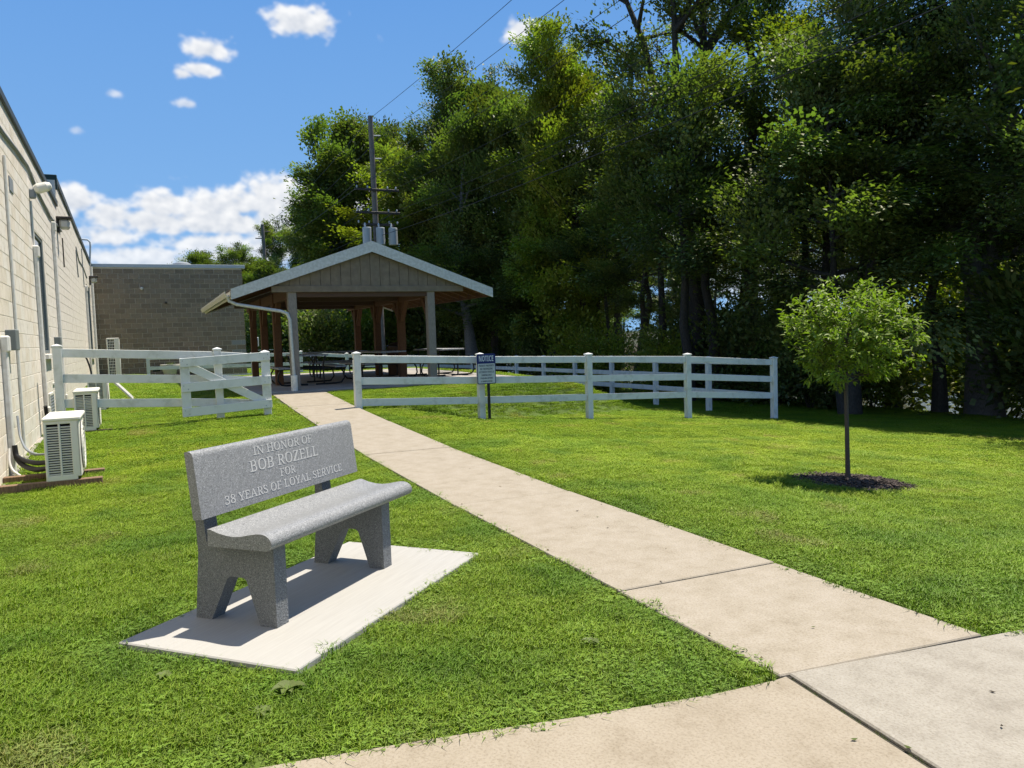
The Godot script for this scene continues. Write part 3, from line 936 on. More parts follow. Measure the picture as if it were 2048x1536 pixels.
func build_acs() -> void:
	var a := make_ac("nearest cream air conditioner, on timbers by the block wall in front", Vector3(.505, .085, -.02), Vector3(.34, .69, .86))
	hose(a, [Vector3(-.42, .30, -1.22), Vector3(-.38, .12, -1.15), Vector3(-.2, .05, -.8), Vector3(0, .09, -.5)], .030, M.black_rubber)
	hose(a, [Vector3(-.45, .30, -1.28), Vector3(-.40, .17, -1.2), Vector3(-.2, .12, -.85), Vector3(0, .15, -.55)], .028, M.black_rubber)
	hose(a, [Vector3(-.45, .60, -1.9), Vector3(-.40, .30, -1.7), Vector3(-.25, .18, -1.3), Vector3(0, .22, -.75)], .014, M.grey_metal)
	hose(a, [Vector3(-.46, .28, -1.1), Vector3(-.44, .06, -1.0), Vector3(-.30, -.06, -.9)], .014, M.white_paint)
	timbers([-.06, -.72], .02, 1.04, .015, "brown square timber under the nearest air conditioner, the %s of two")
	var b := make_ac("cream air conditioner second from the camera, beside the wall end of the fence", Vector3(.505, .165, -4.75), Vector3(.34, .66, .86))
	hose(b, [Vector3(-.44, .42, -4.35 + 3.9), Vector3(-.40, .20, -.5), Vector3(-.2, .12, -.45), Vector3(0, .15, -.4)], .03, M.black_rubber)
	hose(b, [Vector3(-.44, .40, -.6), Vector3(-.36, .05, -.55), Vector3(0, .05, -.5)], .016, M.black_rubber)
	timbers([-4.80, -5.42], .30, 1.04, .095, "brown square timber under the second air conditioner, the %s of two")
	var c := make_ac("third cream air conditioner, just behind the left end of the white fence", Vector3(.53, .225, -8.45), Vector3(.36, .65, .86))
	hose(c, [Vector3(-.48, 1.25, -2.2), Vector3(-.2, 1.2, -2.3), Vector3(-.05, .9, -2.3), Vector3(-.02, .5, -2.2), Vector3(-.1, .1, -2.0)], .02, M.black_rubber)
	timbers([-8.50, -9.15], .40, 1.06, .155, "brown square timber under the third air conditioner, the %s of two")
	# tall two-fan unit near the corner
	var w := wall_xf()
	var d := thing("tall_air_conditioner", "tall cream two-fan air conditioner standing near the inside corner of the building", "air conditioner", w * Vector3(.62, .42, -19.6), deg_to_rad(0.98))
	var mb := Mb.new()
	mb.at(Vector3(.19, .72, -.45), Vector3(.38, 1.36, .84), .03)
	mb.at(Vector3(.02, .72, -.02), Vector3(.045, 1.36, .05), .01)
	mb.at(Vector3(.30, .72, -.02), Vector3(.16, 1.36, .05), .01)
	mb.at(Vector3(.19, 1.385, -.02), Vector3(.38, .05, .05), .01)
	mb.at(Vector3(.19, .065, -.02), Vector3(.38, .05, .05), .01)
	part(d, "casing", mb, M.off_white)
	mb = Mb.new()
	mb.at(Vector3(.13, .72, -.026), Vector3(.18, 1.28, .006))
	part(d, "coil", mb, M.dark)
	for k in 13:
		mb = Mb.new()
		mb.at(Vector3(.13, .14 + .095 * k, -.012), Vector3(.18, .018, .014))
		part(d, "grille_bar", mb, M.off_white)
	for k in 3:
		mb = Mb.new()
		mb.at(Vector3(.085 + .045 * k, .72, -.014), Vector3(.012, 1.28, .012))
		part(d, "grille_bar", mb, M.off_white)
	for k in 2:
		mb = Mb.new()
		mb.tube([Vector3(.38, .40 + .64 * k, -.45), Vector3(.386, .40 + .64 * k, -.45)], [.26], 24)
		part(d, "fan_opening", mb, M.grey_metal)
	for k in 2:
		mb = Mb.new()
		mb.at(Vector3(.19, -.08, -.1 - .65 * k), Vector3(.42, .22, .06), .005)
		part(d, "foot", mb, M.grey_metal)
	# white bent tube frame in the grass beside the third unit
	var s := thing("tube_frame", "white bent tube frame leaning in the grass beside the third air conditioner", "frame", w * Vector3(.92, .22, -9.0), deg_to_rad(0.98))
	for k in 2:
		mb = Mb.new()
		mb.tube([Vector3(.02, .62, -.2 - .5 * k), Vector3(.30, .30, -.2 - .5 * k), Vector3(.42, .16, -.2 - .5 * k), Vector3(.41, .08, -.2 - .5 * k), Vector3(.33, -.06, -.15 - .5 * k)], [.026], 8)
		part(s, "tube", mb, M.white_paint)
	for k in 3:
		mb = Mb.new()
		mb.tube([Vector3(.0, .06 + .05 * k, -.1), Vector3(.26, .06 + .05 * k, -.12)], [.014], 6)
		part(s, "rung", mb, M.white_paint)
	# things at the foot of the far wall
	var pt := thing("plant_pot", "white round plant pot at the foot of the shaded far wall", "pot", w * Vector3(2.75, .30, -25.9))
	mb = Mb.new()
	mb.lathe([Vector2(0, 0), Vector2(.24, 0), Vector2(.33, .34), Vector2(.38, .36), Vector2(.38, .42), Vector2(.33, .42), Vector2(.31, .36), Vector2(0, .35)], Transform3D(), 20)
	part(pt, "bowl", mb, M.terracotta_white)
	var lf := Mb.new()
	var r := RandomNumberGenerator.new(); r.seed = 3
	for k in 40:
		var an := r.randf() * TAU
		var b0 := Vector3(cos(an), 0, sin(an)) * r.randf() * .2 + Vector3(0, .36, 0)
		var tip := b0 + Vector3(cos(an) * .12, r.randf_range(.1, .22), sin(an) * .12)
		var sd := Vector3(-sin(an), 0, cos(an)) * .012
		lf.face([b0 - sd, b0 + sd, tip], Vector3(cos(an), .4, sin(an)).normalized())
	part(pt, "leaves", lf, M.leaf_dark)
	mb = Mb.new()
	mb.at(Vector3(0, .14, 0), Vector3(.28, .26, .2), .01)
	single("black_crate", mb, M.dark, "small black box beside the white plant pot at the far wall", "box", "", "", w * Vector3(2.25, .42, -26.3))
	mb = Mb.new()
	mb.at(Vector3(0, .2, 0), Vector3(1.5, .42, .5), .02)
	single("storage_chest", mb, M.slab_concrete, "low grey storage chest against the far wall, right of the plant pot", "chest", "", "", w * Vector3(3.9, .33, -26.4))
	# meter pedestal and dark picket panel at the right corner of the far wall
	var mp := thing("meter_pedestal", "pale meter pedestal at the right end of the shaded far wall", "meter", w * Vector3(6.35, .3, -26.6))
	mb = Mb.new()
	mb.at(Vector3(0, .55, 0), Vector3(.14, 1.1, .12), .01)
	part(mp, "stand", mb, M.pale_metal)
	mb = Mb.new()
	mb.at(Vector3(0, 1.25, .02), Vector3(.28, .42, .2), .02)
	part(mp, "meter_box", mb, M.pale_metal)
	mb = Mb.new()
	mb.lathe([Vector2(.09, 0), Vector2(.09, .06), Vector2(.06, .1), Vector2(0, .11)], Transform3D(Basis(Vector3.RIGHT, Vector3(0, 0, 1), Vector3(0, -1, 0)), Vector3(0, 1.3, .12)))
	part(mp, "meter_glass", mb, M.grey_metal)
	var pk := thing("picket_panel", "low dark metal picket panel between the far wall and the shelter", "fence", w * Vector3(6.5, .25, -27.2))
	for k in 7:
		mb = Mb.new()
		mb.at(Vector3(.1 + .13 * k, .5, 0), Vector3(.022, 1.0, .022))
		part(pk, "picket", mb, M.black_steel)
	for y: float in [.12, .92]:
		mb = Mb.new()
		mb.at(Vector3(.5, y, .0), Vector3(1.0, .03, .03))
		part(pk, "rail", mb, M.pale_metal)

# ------------------------------------------------------------------ picnic shelter
func build_shelter() -> void:
	var o := thing("picnic_shelter", "open timber picnic shelter with low gable roof at the end of the path", "shelter")
	var xl := 2.95
	var xr := 6.23
	var zf := -17.9
	var y0 := .40
	var yb := 2.74      # underside of gable / top of posts
	var zb := -26.4
	var ex0 := 1.66
	var ex1 := 7.78
	var cx := (ex0 + ex1) * .5 + .06
	var apex := 3.74
	var eav := 2.66
	var zs := [zf, -20.35, -22.8, -25.25]
	for s in 2:
		var x: float = [xl, xr][s]
		for k in 4:
			var mb := Mb.new()
			mb.at(Vector3(x, (y0 + yb) * .5, zs[k]), Vector3(.19, yb - y0, .19), .012)
			var po := part(o, "post", mb, M.post_grey if k == 0 else M.timber_red)
			for e: float in [-1.0, 1.0]:
				if (k == 0 and e > 0): continue
				var br := Mb.new()
				br.bar(Vector3(x, yb - .75, zs[k] + e * .10), Vector3(x, yb - .22, zs[k] + e * .50), .12, .12, Vector3(1, 0, 0), .006)
				part(po, "brace", br, M.timber_red)
		var bm := Mb.new()
		bm.at(Vector3(x, yb - .12, (zf + zb) * .5 - .05), Vector3(.13, .26, zf - zb - .32), .008)
		part(o, "beam", bm, M.timber_red)
	# cross beams
	for k in 4:
		var bm := Mb.new()
		bm.at(Vector3((xl + xr) * .5, yb - .10 if k else yb - .12, zs[k]), Vector3(xr - xl - .20, .22, .14), .008)
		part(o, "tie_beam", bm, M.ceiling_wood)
	# front gable: vertical boards with grooves
	var gz := zf + .11
	var gy0 := yb + .02
	var under := func(x: float) -> float: return apex - .20 - absf(x - cx) * (apex - eav) / (cx - ex0)
	for g in 2:
		var gzz := gz if g == 0 else zb + .25
		var back := Mb.new()
		var x := cx - 2.35
		var gl := part(o, "gable", back_board(cx, gy0, under, gzz - .03), M.siding)
		while x < cx + 2.2:
			var x1 := x + .232
			if minf(under.call(x), under.call(x1)) > gy0 + .02 or maxf(under.call(x), under.call(x1)) > gy0 + .05:
				var p := PackedVector2Array([Vector2(x + .005, gy0), Vector2(x1 - .005, gy0), Vector2(x1 - .005, maxf(gy0 + .01, under.call(x1 - .005))), Vector2(x + .005, maxf(gy0 + .01, under.call(x + .005)))])
				if x < cx and x1 > cx: p = PackedVector2Array([Vector2(x + .005, gy0), Vector2(x1 - .005, gy0), Vector2(x1 - .005, under.call(x1 - .005)), Vector2(cx, under.call(cx)), Vector2(x + .005, under.call(x + .005))])
				var b := Mb.new()
				b.prism(p, .02, Transform3D(Basis(), Vector3(0, 0, gzz - .01)))
				part(gl, "board", b, M.siding)
			x = x1
		var bb := Mb.new()
		bb.at(Vector3(cx, gy0 - .07, gzz), Vector3(4.55, .14, .06), .005)
		part(gl, "skirt_board", bb, M.siding)
	# roof slopes, rafters and fascias
	for s in 2:
		var ex: float = ex0 if s == 0 else ex1
		var c := Vector3(cx, apex, 0)
		var e := Vector3(ex, eav, 0)
		var d := (e - c).normalized()
		var up := Vector3(0, 0, 1).cross(d).normalized()
		if up.y < 0: up = -up
		var zm := (zf + .22 + zb) * .5
		var rf := Mb.new()
		rf.box(Transform3D(Basis(d, up, d.cross(up)), (c + e) * .5 + up * .0 + Vector3(0, 0, zm)), Vector3(c.distance_to(e) + .02, .035, zf + .22 - zb), .004)
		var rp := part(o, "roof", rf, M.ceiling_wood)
		var sh := Mb.new()
		sh.box(Transform3D(Basis(d, up, d.cross(up)), (c + e) * .5 + up * .026 + Vector3(0, 0, zm)), Vector3(c.distance_to(e) + .05, .014, zf + .26 - zb), .003)
		part(rp, "shingles", sh, M.shingle)
		for k in 15:
			var z := zf - .05 - k * .59
			var ra := Mb.new()
			ra.bar(c + d * .05 - up * .09 + Vector3(0, 0, z), e - d * .04 - up * .09 + Vector3(0, 0, z), .14, .04, up, .003)
			part(o, "rafter", ra, M.timber_red)
		var ef := Mb.new()
		ef.at(e + Vector3(.0, -.085, zm), Vector3(.03, .17, zf - zb + .2), .004)
		part(o, "eave_board", ef, M.timber_red if s == 1 else M.gutter_beige)
	for zz: float in [zf + .23, zb - .035]:
		var fa := Mb.new()
		fa.prism(PackedVector2Array([Vector2(ex0 - .02, eav + .03), Vector2(cx, apex + .045), Vector2(ex1 + .02, eav + .03), Vector2(ex1 + .02, eav - .20), Vector2(cx, apex - .205), Vector2(ex0 - .02, eav - .20)]), .03, Transform3D(Basis(), Vector3(0, 0, zz)))
		part(o, "fascia", fa, M.trim_white)
	# gutter and downspout on the left eave
	var gp := PackedVector2Array([Vector2(0, 0), Vector2(0, -.11), Vector2(-.08, -.12), Vector2(-.12, -.04), Vector2(-.12, .0), Vector2(-.108, .0), Vector2(-.108, -.035), Vector2(-.075, -.108), Vector2(-.012, -.10), Vector2(-.012, 0)])
	var gm := Mb.new()
	gm.prism(gp, zf + .2 - zb, Transform3D(Basis(), Vector3(ex0 - .02, eav - .02, zb)))
	part(o, "gutter", gm, M.gutter_beige)
	var ds := Mb.new()
	var dz := zf + .12
	ds.tube([Vector3(ex0 - .08, eav - .10, dz), Vector3(ex0 - .06, eav - .22, dz), Vector3(ex0 + .10, eav - .30, dz + .02), Vector3(xl - .28, eav - .46, dz + .05), Vector3(xl - .14, eav - .52, dz + .06), Vector3(xl - .09, eav - .66, dz + .06), Vector3(xl - .06, y0 + .35, dz + .06)], [.037], 8)
	var dp := part(o, "downspout", ds, M.trim_white)
	var bt := Mb.new()
	bt.tube([Vector3(xl - .06, y0 + .36, dz + .06), Vector3(xl - .06, y0 - .05, dz + .06)], [.075], 12)
	part(dp, "boot", bt, M.white_vinyl)

func back_board(cx: float, gy0: float, under: Callable, z: float) -> Mb:
	var mb := Mb.new()
	var sl: float = under.call(cx) - under.call(cx + 1.0)
	var wx: float = (under.call(cx) - gy0) / sl
	mb.prism(PackedVector2Array([Vector2(cx - wx, gy0), Vector2(cx + wx, gy0), Vector2(cx, under.call(cx))]), .012, Transform3D(Basis(), Vector3(0, 0, z)))
	return mb

func build_tables() -> void:
	var spots := [[3.62, -20.2, 0.0, "grey picnic table nearest the path, behind the shelter's front left post"], [5.05, -23.4, 1.57, "grey picnic table at the back of the shelter, seen past the gate gap"], [5.75, -20.9, 0.15, "grey picnic table in the middle right of the shelter, left of the brown barrel"], [7.5, -21.0, 0.1, "grey picnic table outermost on the right, behind the shelter's front right post"]]
	for q in spots:
		var o := thing("picnic_table", q[3], "picnic table", Vector3(q[0], .41, q[1]), q[2], "picnic tables under the shelter")
		for k in 5:
			var mb := Mb.new()
			mb.at(Vector3(-.30 + .15 * k, .75, 0), Vector3(.142, .04, 1.83), .006)
			part(o, "tabletop_plank", mb, M.table_grey)
		for s: float in [-1.0, 1.0]:
			for k in 2:
				var mb := Mb.new()
				mb.at(Vector3(s * (.62 + .145 * k), .45, 0), Vector3(.138, .04, 1.83), .006)
				part(o, "seat_plank", mb, M.table_grey)
		for z: float in [-.62, .62]:
			for s: float in [-1.0, 1.0]:
				var lg := Mb.new()
				lg.tube([Vector3(s * .72, .425, z), Vector3(s * .80, .30, z), Vector3(s * .82, .15, z), Vector3(s * .74, .04, z), Vector3(s * .60, .025, z), Vector3(s * .1, .025, z)], [.021], 8)
				part(o, "leg", lg, M.black_steel)
				lg = Mb.new()
				lg.tube([Vector3(s * .36, .73, z), Vector3(s * .30, .5, z), Vector3(s * .30, .025, z)], [.021], 8)
				part(o, "leg", lg, M.black_steel)
			var cr := Mb.new()
			cr.tube([Vector3(-.78, .42, z), Vector3(.78, .42, z)], [.02], 8)
			part(o, "cross_tube", cr, M.black_steel)
	var b := thing("trash_barrel", "dark brown trash barrel between the tables in the shelter", "trash can", Vector3(6.75, .41, -22.6))
	var mb := Mb.new()
	mb.lathe([Vector2(0, 0), Vector2(.28, 0), Vector2(.29, .3), Vector2(.30, .32), Vector2(.29, .34), Vector2(.29, .6), Vector2(.30, .62), Vector2(.29, .64), Vector2(.29, .85), Vector2(0, .85)], Transform3D(), 20)
	part(b, "drum", mb, M.barrel_brown)
	mb = Mb.new()
	mb.lathe([Vector2(0, .99), Vector2(.1, .98), Vector2(.27, .92), Vector2(.305, .88), Vector2(.305, .85), Vector2(0, .85)], Transform3D(), 20)
	part(b, "lid", mb, M.black_steel)

# ------------------------------------------------------------------ utility poles and wires
func build_poles() -> void:
	var p := Vector3(9.95, 0, -35.6)
	var g := hgt(p.x, p.z) - .3
	var lean := Vector3(-.12, 0, 0)
	var o := thing("utility_pole", "tall grey wooden utility pole with transformers rising behind the shelter roof", "utility pole", Vector3(p.x, g, p.z))
	var axis := func(h: float) -> Vector3: return Vector3(0, h, 0) + lean * (h / 12.3)
	var mb := Mb.new()
	mb.tube([axis.call(0), axis.call(6), axis.call(12.5)], [.17, .145, .115], 12)
	part(o, "pole", mb, M.pole_wood)
	for h: float in [9.1, 8.05, 7.5]:
		mb = Mb.new()
		var c: Vector3 = axis.call(h)
		mb.at(c + Vector3(.1, 0, .16), Vector3(2.1 if h > 7.6 else 1.5, .10, .08), .006)
		var ar := part(o, "crossarm", mb, M.bronze)
		for k: float in [-.85, -.35, .6, 1.0]:
			mb = Mb.new()
			mb.lathe([Vector2(0, .0), Vector2(.025, 0), Vector2(.045, .06), Vector2(.03, .12), Vector2(0, .14)], Transform3D(Basis(), c + Vector3(k, .05, .16)), 8)
			part(ar, "insulator", mb, M.can_grey)
	for h: float in [11.6, 10.55]:
		mb = Mb.new()
		var c: Vector3 = axis.call(h)
		mb.tube([c, c + Vector3(.42, .02, .05)], [.035], 8)
		part(o, "standoff", mb, M.can_grey)
	for k: float in [-.52, .12, .72]:
		var c: Vector3 = axis.call(6.55)
		mb = Mb.new()
		mb.lathe([Vector2(0, 0), Vector2(.19, 0), Vector2(.205, .02), Vector2(.205, .76), Vector2(.19, .80), Vector2(0, .82)], Transform3D(Basis(), c + Vector3(k, 0, .28)), 16)
		var tr := part(o, "transformer", mb, M.can_grey)
		mb = Mb.new()
		mb.lathe([Vector2(0, .8), Vector2(.04, .8), Vector2(.05, .9), Vector2(.03, 1.0), Vector2(0, 1.02)], Transform3D(Basis(), c + Vector3(k - .08, 0, .28)), 8)
		part(tr, "bushing", mb, M.pale_metal)
	var top := Vector3(p.x, g, p.z)
	var p2 := at(535, 545, 72)
	p2.y = hgt(p2.x, p2.z) - .2
	var h2 := at(535, 450, 72).y - p2.y
	var o2 := thing("utility_pole", "distant wooden utility pole left of the shelter roof", "utility pole", p2)
	mb = Mb.new()
	mb.tube([Vector3(0, 0, 0), Vector3(-.25, h2, 0)], [.2, .15], 10)
	part(o2, "pole", mb, M.pole_wood)
	for q in [[.74, 2.4], [.56, 1.9]]:
		mb = Mb.new()
		mb.at(Vector3(-.2, h2 * q[0] * .92, .2), Vector3(q[1] * 1.6, .14, .12), .006)
		part(o2, "crossarm", mb, M.bronze)
	for q in [[.95, .5], [.90, -.5]]:
		mb = Mb.new()
		mb.tube([Vector3(-.22, h2 * q[0], 0), Vector3(-.22 + q[1] * 1.4, h2 * q[0] + .03, 0)], [.05], 6)
		part(o2, "standoff", mb, M.bronze)
	# wires: from the far pole to the near pole and on over the lawn to a pole behind the camera
	var next := Vector3(11.2, 0, 5.0)
	var runs := [[12.4, 0.0, "topmost overhead wire meeting the tip of the near pole"], [11.6, .42, "upper overhead wire on the first standoff of the pole"], [10.57, .42, "overhead wire on the second standoff of the pole"], [9.25, 1.05, "overhead wire at the right end of the top crossarm"], [9.25, -.75, "overhead wire at the left end of the top crossarm"], [8.2, 1.05, "overhead wire at the right end of the middle crossarm"], [7.62, .55, "overhead wire on the lowest crossarm"], [7.0, .15, "thick low cable strung below the transformers"]]
	for q in runs:
		var a: Vector3 = top + axis.call(q[0]) + Vector3(q[1], 0, .1 if q[0] < 10 else 0.0)
		var b := next + Vector3(q[1] * 1.1, q[0] - .3, 0)
		var far := p2 + Vector3(-.2 + q[1] * 1.6, h2 * .99 - (12.4 - q[0]) * .75, 0)
		var w := Mb.new()
		w.tube(sag(far, a, .5), [.016], 5)
		w.tube(sag(a, b, .45), [.009 if q[0] > 7 else .012], 5)
		single("overhead_wire", w, M.wire, q[2], "wire", "overhead wires along the tree line")

func sag(a: Vector3, b: Vector3, s: float) -> Array:
	var p := []
	for k in 13:
		var t := k / 12.0
		p.append(a.lerp(b, t) - Vector3(0, s * 4 * t * (1 - t), 0))
	return p

# ------------------------------------------------------------------ trees
func leaf_cluster(sd: int, count: int, rad: float, L: float, W: float, flat := .75) -> ArrayMesh:
	var mb := Mb.new()
	var r := RandomNumberGenerator.new()
	r.seed = sd
	for k in count:
		var p := Vector3(r.randfn(), r.randfn() * flat, r.randfn()) * rad * .5
		var d := (Vector3(r.randf_range(-1, 1), r.randf_range(-.9, .35), r.randf_range(-1, 1)) + p.normalized() * .5).normalized()
		var s := d.cross(Vector3(r.randf_range(-.5, .5), 1, r.randf_range(-.5, .5))).normalized()
		var nn := s.cross(d)
		var l := L * r.randf_range(.7, 1.2)
		var w := W * .5 * r.randf_range(.8, 1.15)
		var b := r.randf_range(.75, 1.2)
		mb.col = Color(b * r.randf_range(.92, 1.12), b, b * r.randf_range(.85, 1.1))
		var tip := p + d * l - nn * l * .12
		var m1 := p + d * l * .42 + s * w + nn * w * .3
		var m2 := p + d * l * .42 - s * w + nn * w * .3
		mb.tri(p, m1, tip, (nn - s * .3).normalized(), (nn - s * .3).normalized(), (nn - s * .3).normalized())
		mb.tri(p, tip, m2, (nn + s * .3).normalized(), (nn + s * .3).normalized(), (nn + s * .3).normalized())
	return mb.mesh()

var clusters: Array = []

func bent(a: Vector3, d: Vector3, len: float, r: RandomNumberGenerator, curl: float, seg := 5) -> Array:
	var p := [a]
	var dd := d
	for k in seg:
		dd = (dd + Vector3(r.randf_range(-1, 1), r.randf_range(-.4, .6), r.randf_range(-1, 1)) * .22 + Vector3.UP * curl).normalized()
		p.append(p[-1] + dd * len / seg)
	return p

func along(p: Array, t: float) -> Vector3:
	var f := clampf(t, 0, 1) * (p.size() - 1)
	var i := mini(int(f), p.size() - 2)
	return (p[i] as Vector3).lerp(p[i + 1], f - i)

# stems: array of point lists (local); returns {trunk, crown}
func grow(sd: int, stems: Array, r0: float, base_h: float, top_h: float, reach: float, nb: int, nc: int, droop := 0.0, shape := 0) -> Dictionary:
	var r := RandomNumberGenerator.new()
	r.seed = sd
	var tk := Mb.new()
	var limbs := []
	for si in stems.size():
		var s: Array = stems[si]
		var rad := []
		for k in s.size():
			var t := float(k) / (s.size() - 1)
			var rr := lerpf(r0 if si == 0 else r0 * .6, r0 * .12, t)
			if si == 0 and k == 0: rr *= 1.35
			rad.append(rr)
		tk.tube(s, rad, 9 if si == 0 else 7, false)
		var az := r.randf() * TAU
		for k in nb:
			var t := (k + r.randf()) / nb
			var h := lerpf(base_h, top_h, t)
			var y0: float = s[0].y
			var y1: float = s[-1].y
			var tt := (h - y0) / (y1 - y0)
			if tt < .02 or tt > 1.0: continue
			var a := along(s, tt)
			az += 2.4 + r.randf_range(-.4, .4)
			var pr := 0.0
			if shape == 0: pr = sin(PI * clampf(.18 + t * .80, 0, 1)) * .9 + .12
			elif shape == 1: pr = 1.0 - .72 * t
			else: pr = .75 + .25 * sin(t * 9.0)
			var len := reach * pr * r.randf_range(.75, 1.15)
			var el := lerpf(.15, 1.1, t) - droop
			var d := Vector3(cos(az) * cos(el), sin(el), sin(az) * cos(el))
			var b := bent(a, d, len, r, .05 - droop * .12)
			var br := r0 * lerpf(.34, .14, t)
			tk.tube(b, [br, br * .8, br * .6, br * .45, br * .3, br * .15], 5, false)
			limbs.append(b)
			for q in 3:
				var ta := r.randf_range(.35, .85)
				var a2 := along(b, ta)
				var d2: Vector3 = ((b[-1] - b[0]).normalized() + Vector3(r.randf_range(-1, 1), r.randf_range(-.5, .8), r.randf_range(-1, 1)) * .9).normalized()
				var b2 := bent(a2, d2, len * r.randf_range(.35, .6), r, .03 - droop * .12, 3)
				tk.tube(b2, [br * .4, br * .3, br * .2, br * .1], 4, false)
				limbs.append(b2)
		for k in 2: limbs.append([along(s, .8), along(s, .9), s[-1]])
	var per := maxi(1, nc / maxi(1, limbs.size()))
	var tf: Array[Transform3D] = []
	var tc := PackedColorArray()
	for b: Array in limbs:
		var tone := r.randf_range(.58, 1.42)
		var warm := r.randf_range(.9, 1.22)
		for k in per:
			var t := pow(r.randf(), .5)
			var p := along(b, .25 + .78 * t) + Vector3(r.randfn(), r.randfn() * .45, r.randfn()) * .30
			var sc := r.randf_range(.75, 1.3)
			var ld: Vector3 = ((b[-1] as Vector3) - (b[0] as Vector3)).normalized()
			ld = (ld + Vector3(r.randf_range(-.5, .5), r.randf_range(-.45, .05), r.randf_range(-.5, .5))).normalized()
			var sd3 := ld.cross(Vector3.UP).normalized()
			tf.append(Transform3D(Basis(ld * 1.45 * sc, sd3.cross(ld) * .62 * sc, sd3 * sc), p))
			var v := tone * r.randf_range(.85, 1.15)
			tc.append(Color(v * warm, v, v * .95))
	var mm := MultiMesh.new()
	mm.transform_format = MultiMesh.TRANSFORM_3D
	mm.use_colors = true
	mm.mesh = clusters[sd % clusters.size()]
	mm.instance_count = tf.size()
	for k in tf.size():
		mm.set_instance_transform(k, tf[k])
		mm.set_instance_color(k, tc[k])
	return {"trunk": tk.mesh(), "crown": mm}

func straight(sd: int, H: float, lean := Vector3.ZERO, wob := .25) -> Array:
	var r := RandomNumberGenerator.new()
	r.seed = sd
	var p := [Vector3(0, -.4, 0)]
	for k in range(1, 8):
		var t := k / 7.0
		p.append(Vector3(r.randf_range(-wob, wob), H * t, r.randf_range(-wob, wob)) + lean * t)
	return p

func plant(called: String, g: Dictionary, pos: Vector3, turn: float, sc: Vector3, leaf: String, bark: String, label: String, cat: String, group: String) -> Node3D:
	var o := thing(called, label, cat, pos, turn, group)
	o.scale = sc
	part(o, "trunk" if cat == "tree" else "stem", g.trunk, M[bark])
	var c := MultiMeshInstance3D.new()
	c.name = "crown" if cat == "tree" else "foliage"
	c.multimesh = g.crown
	c.material_override = M[leaf]
	c.set_meta("kind", "stuff")
	o.add_child(c, true)
	return o

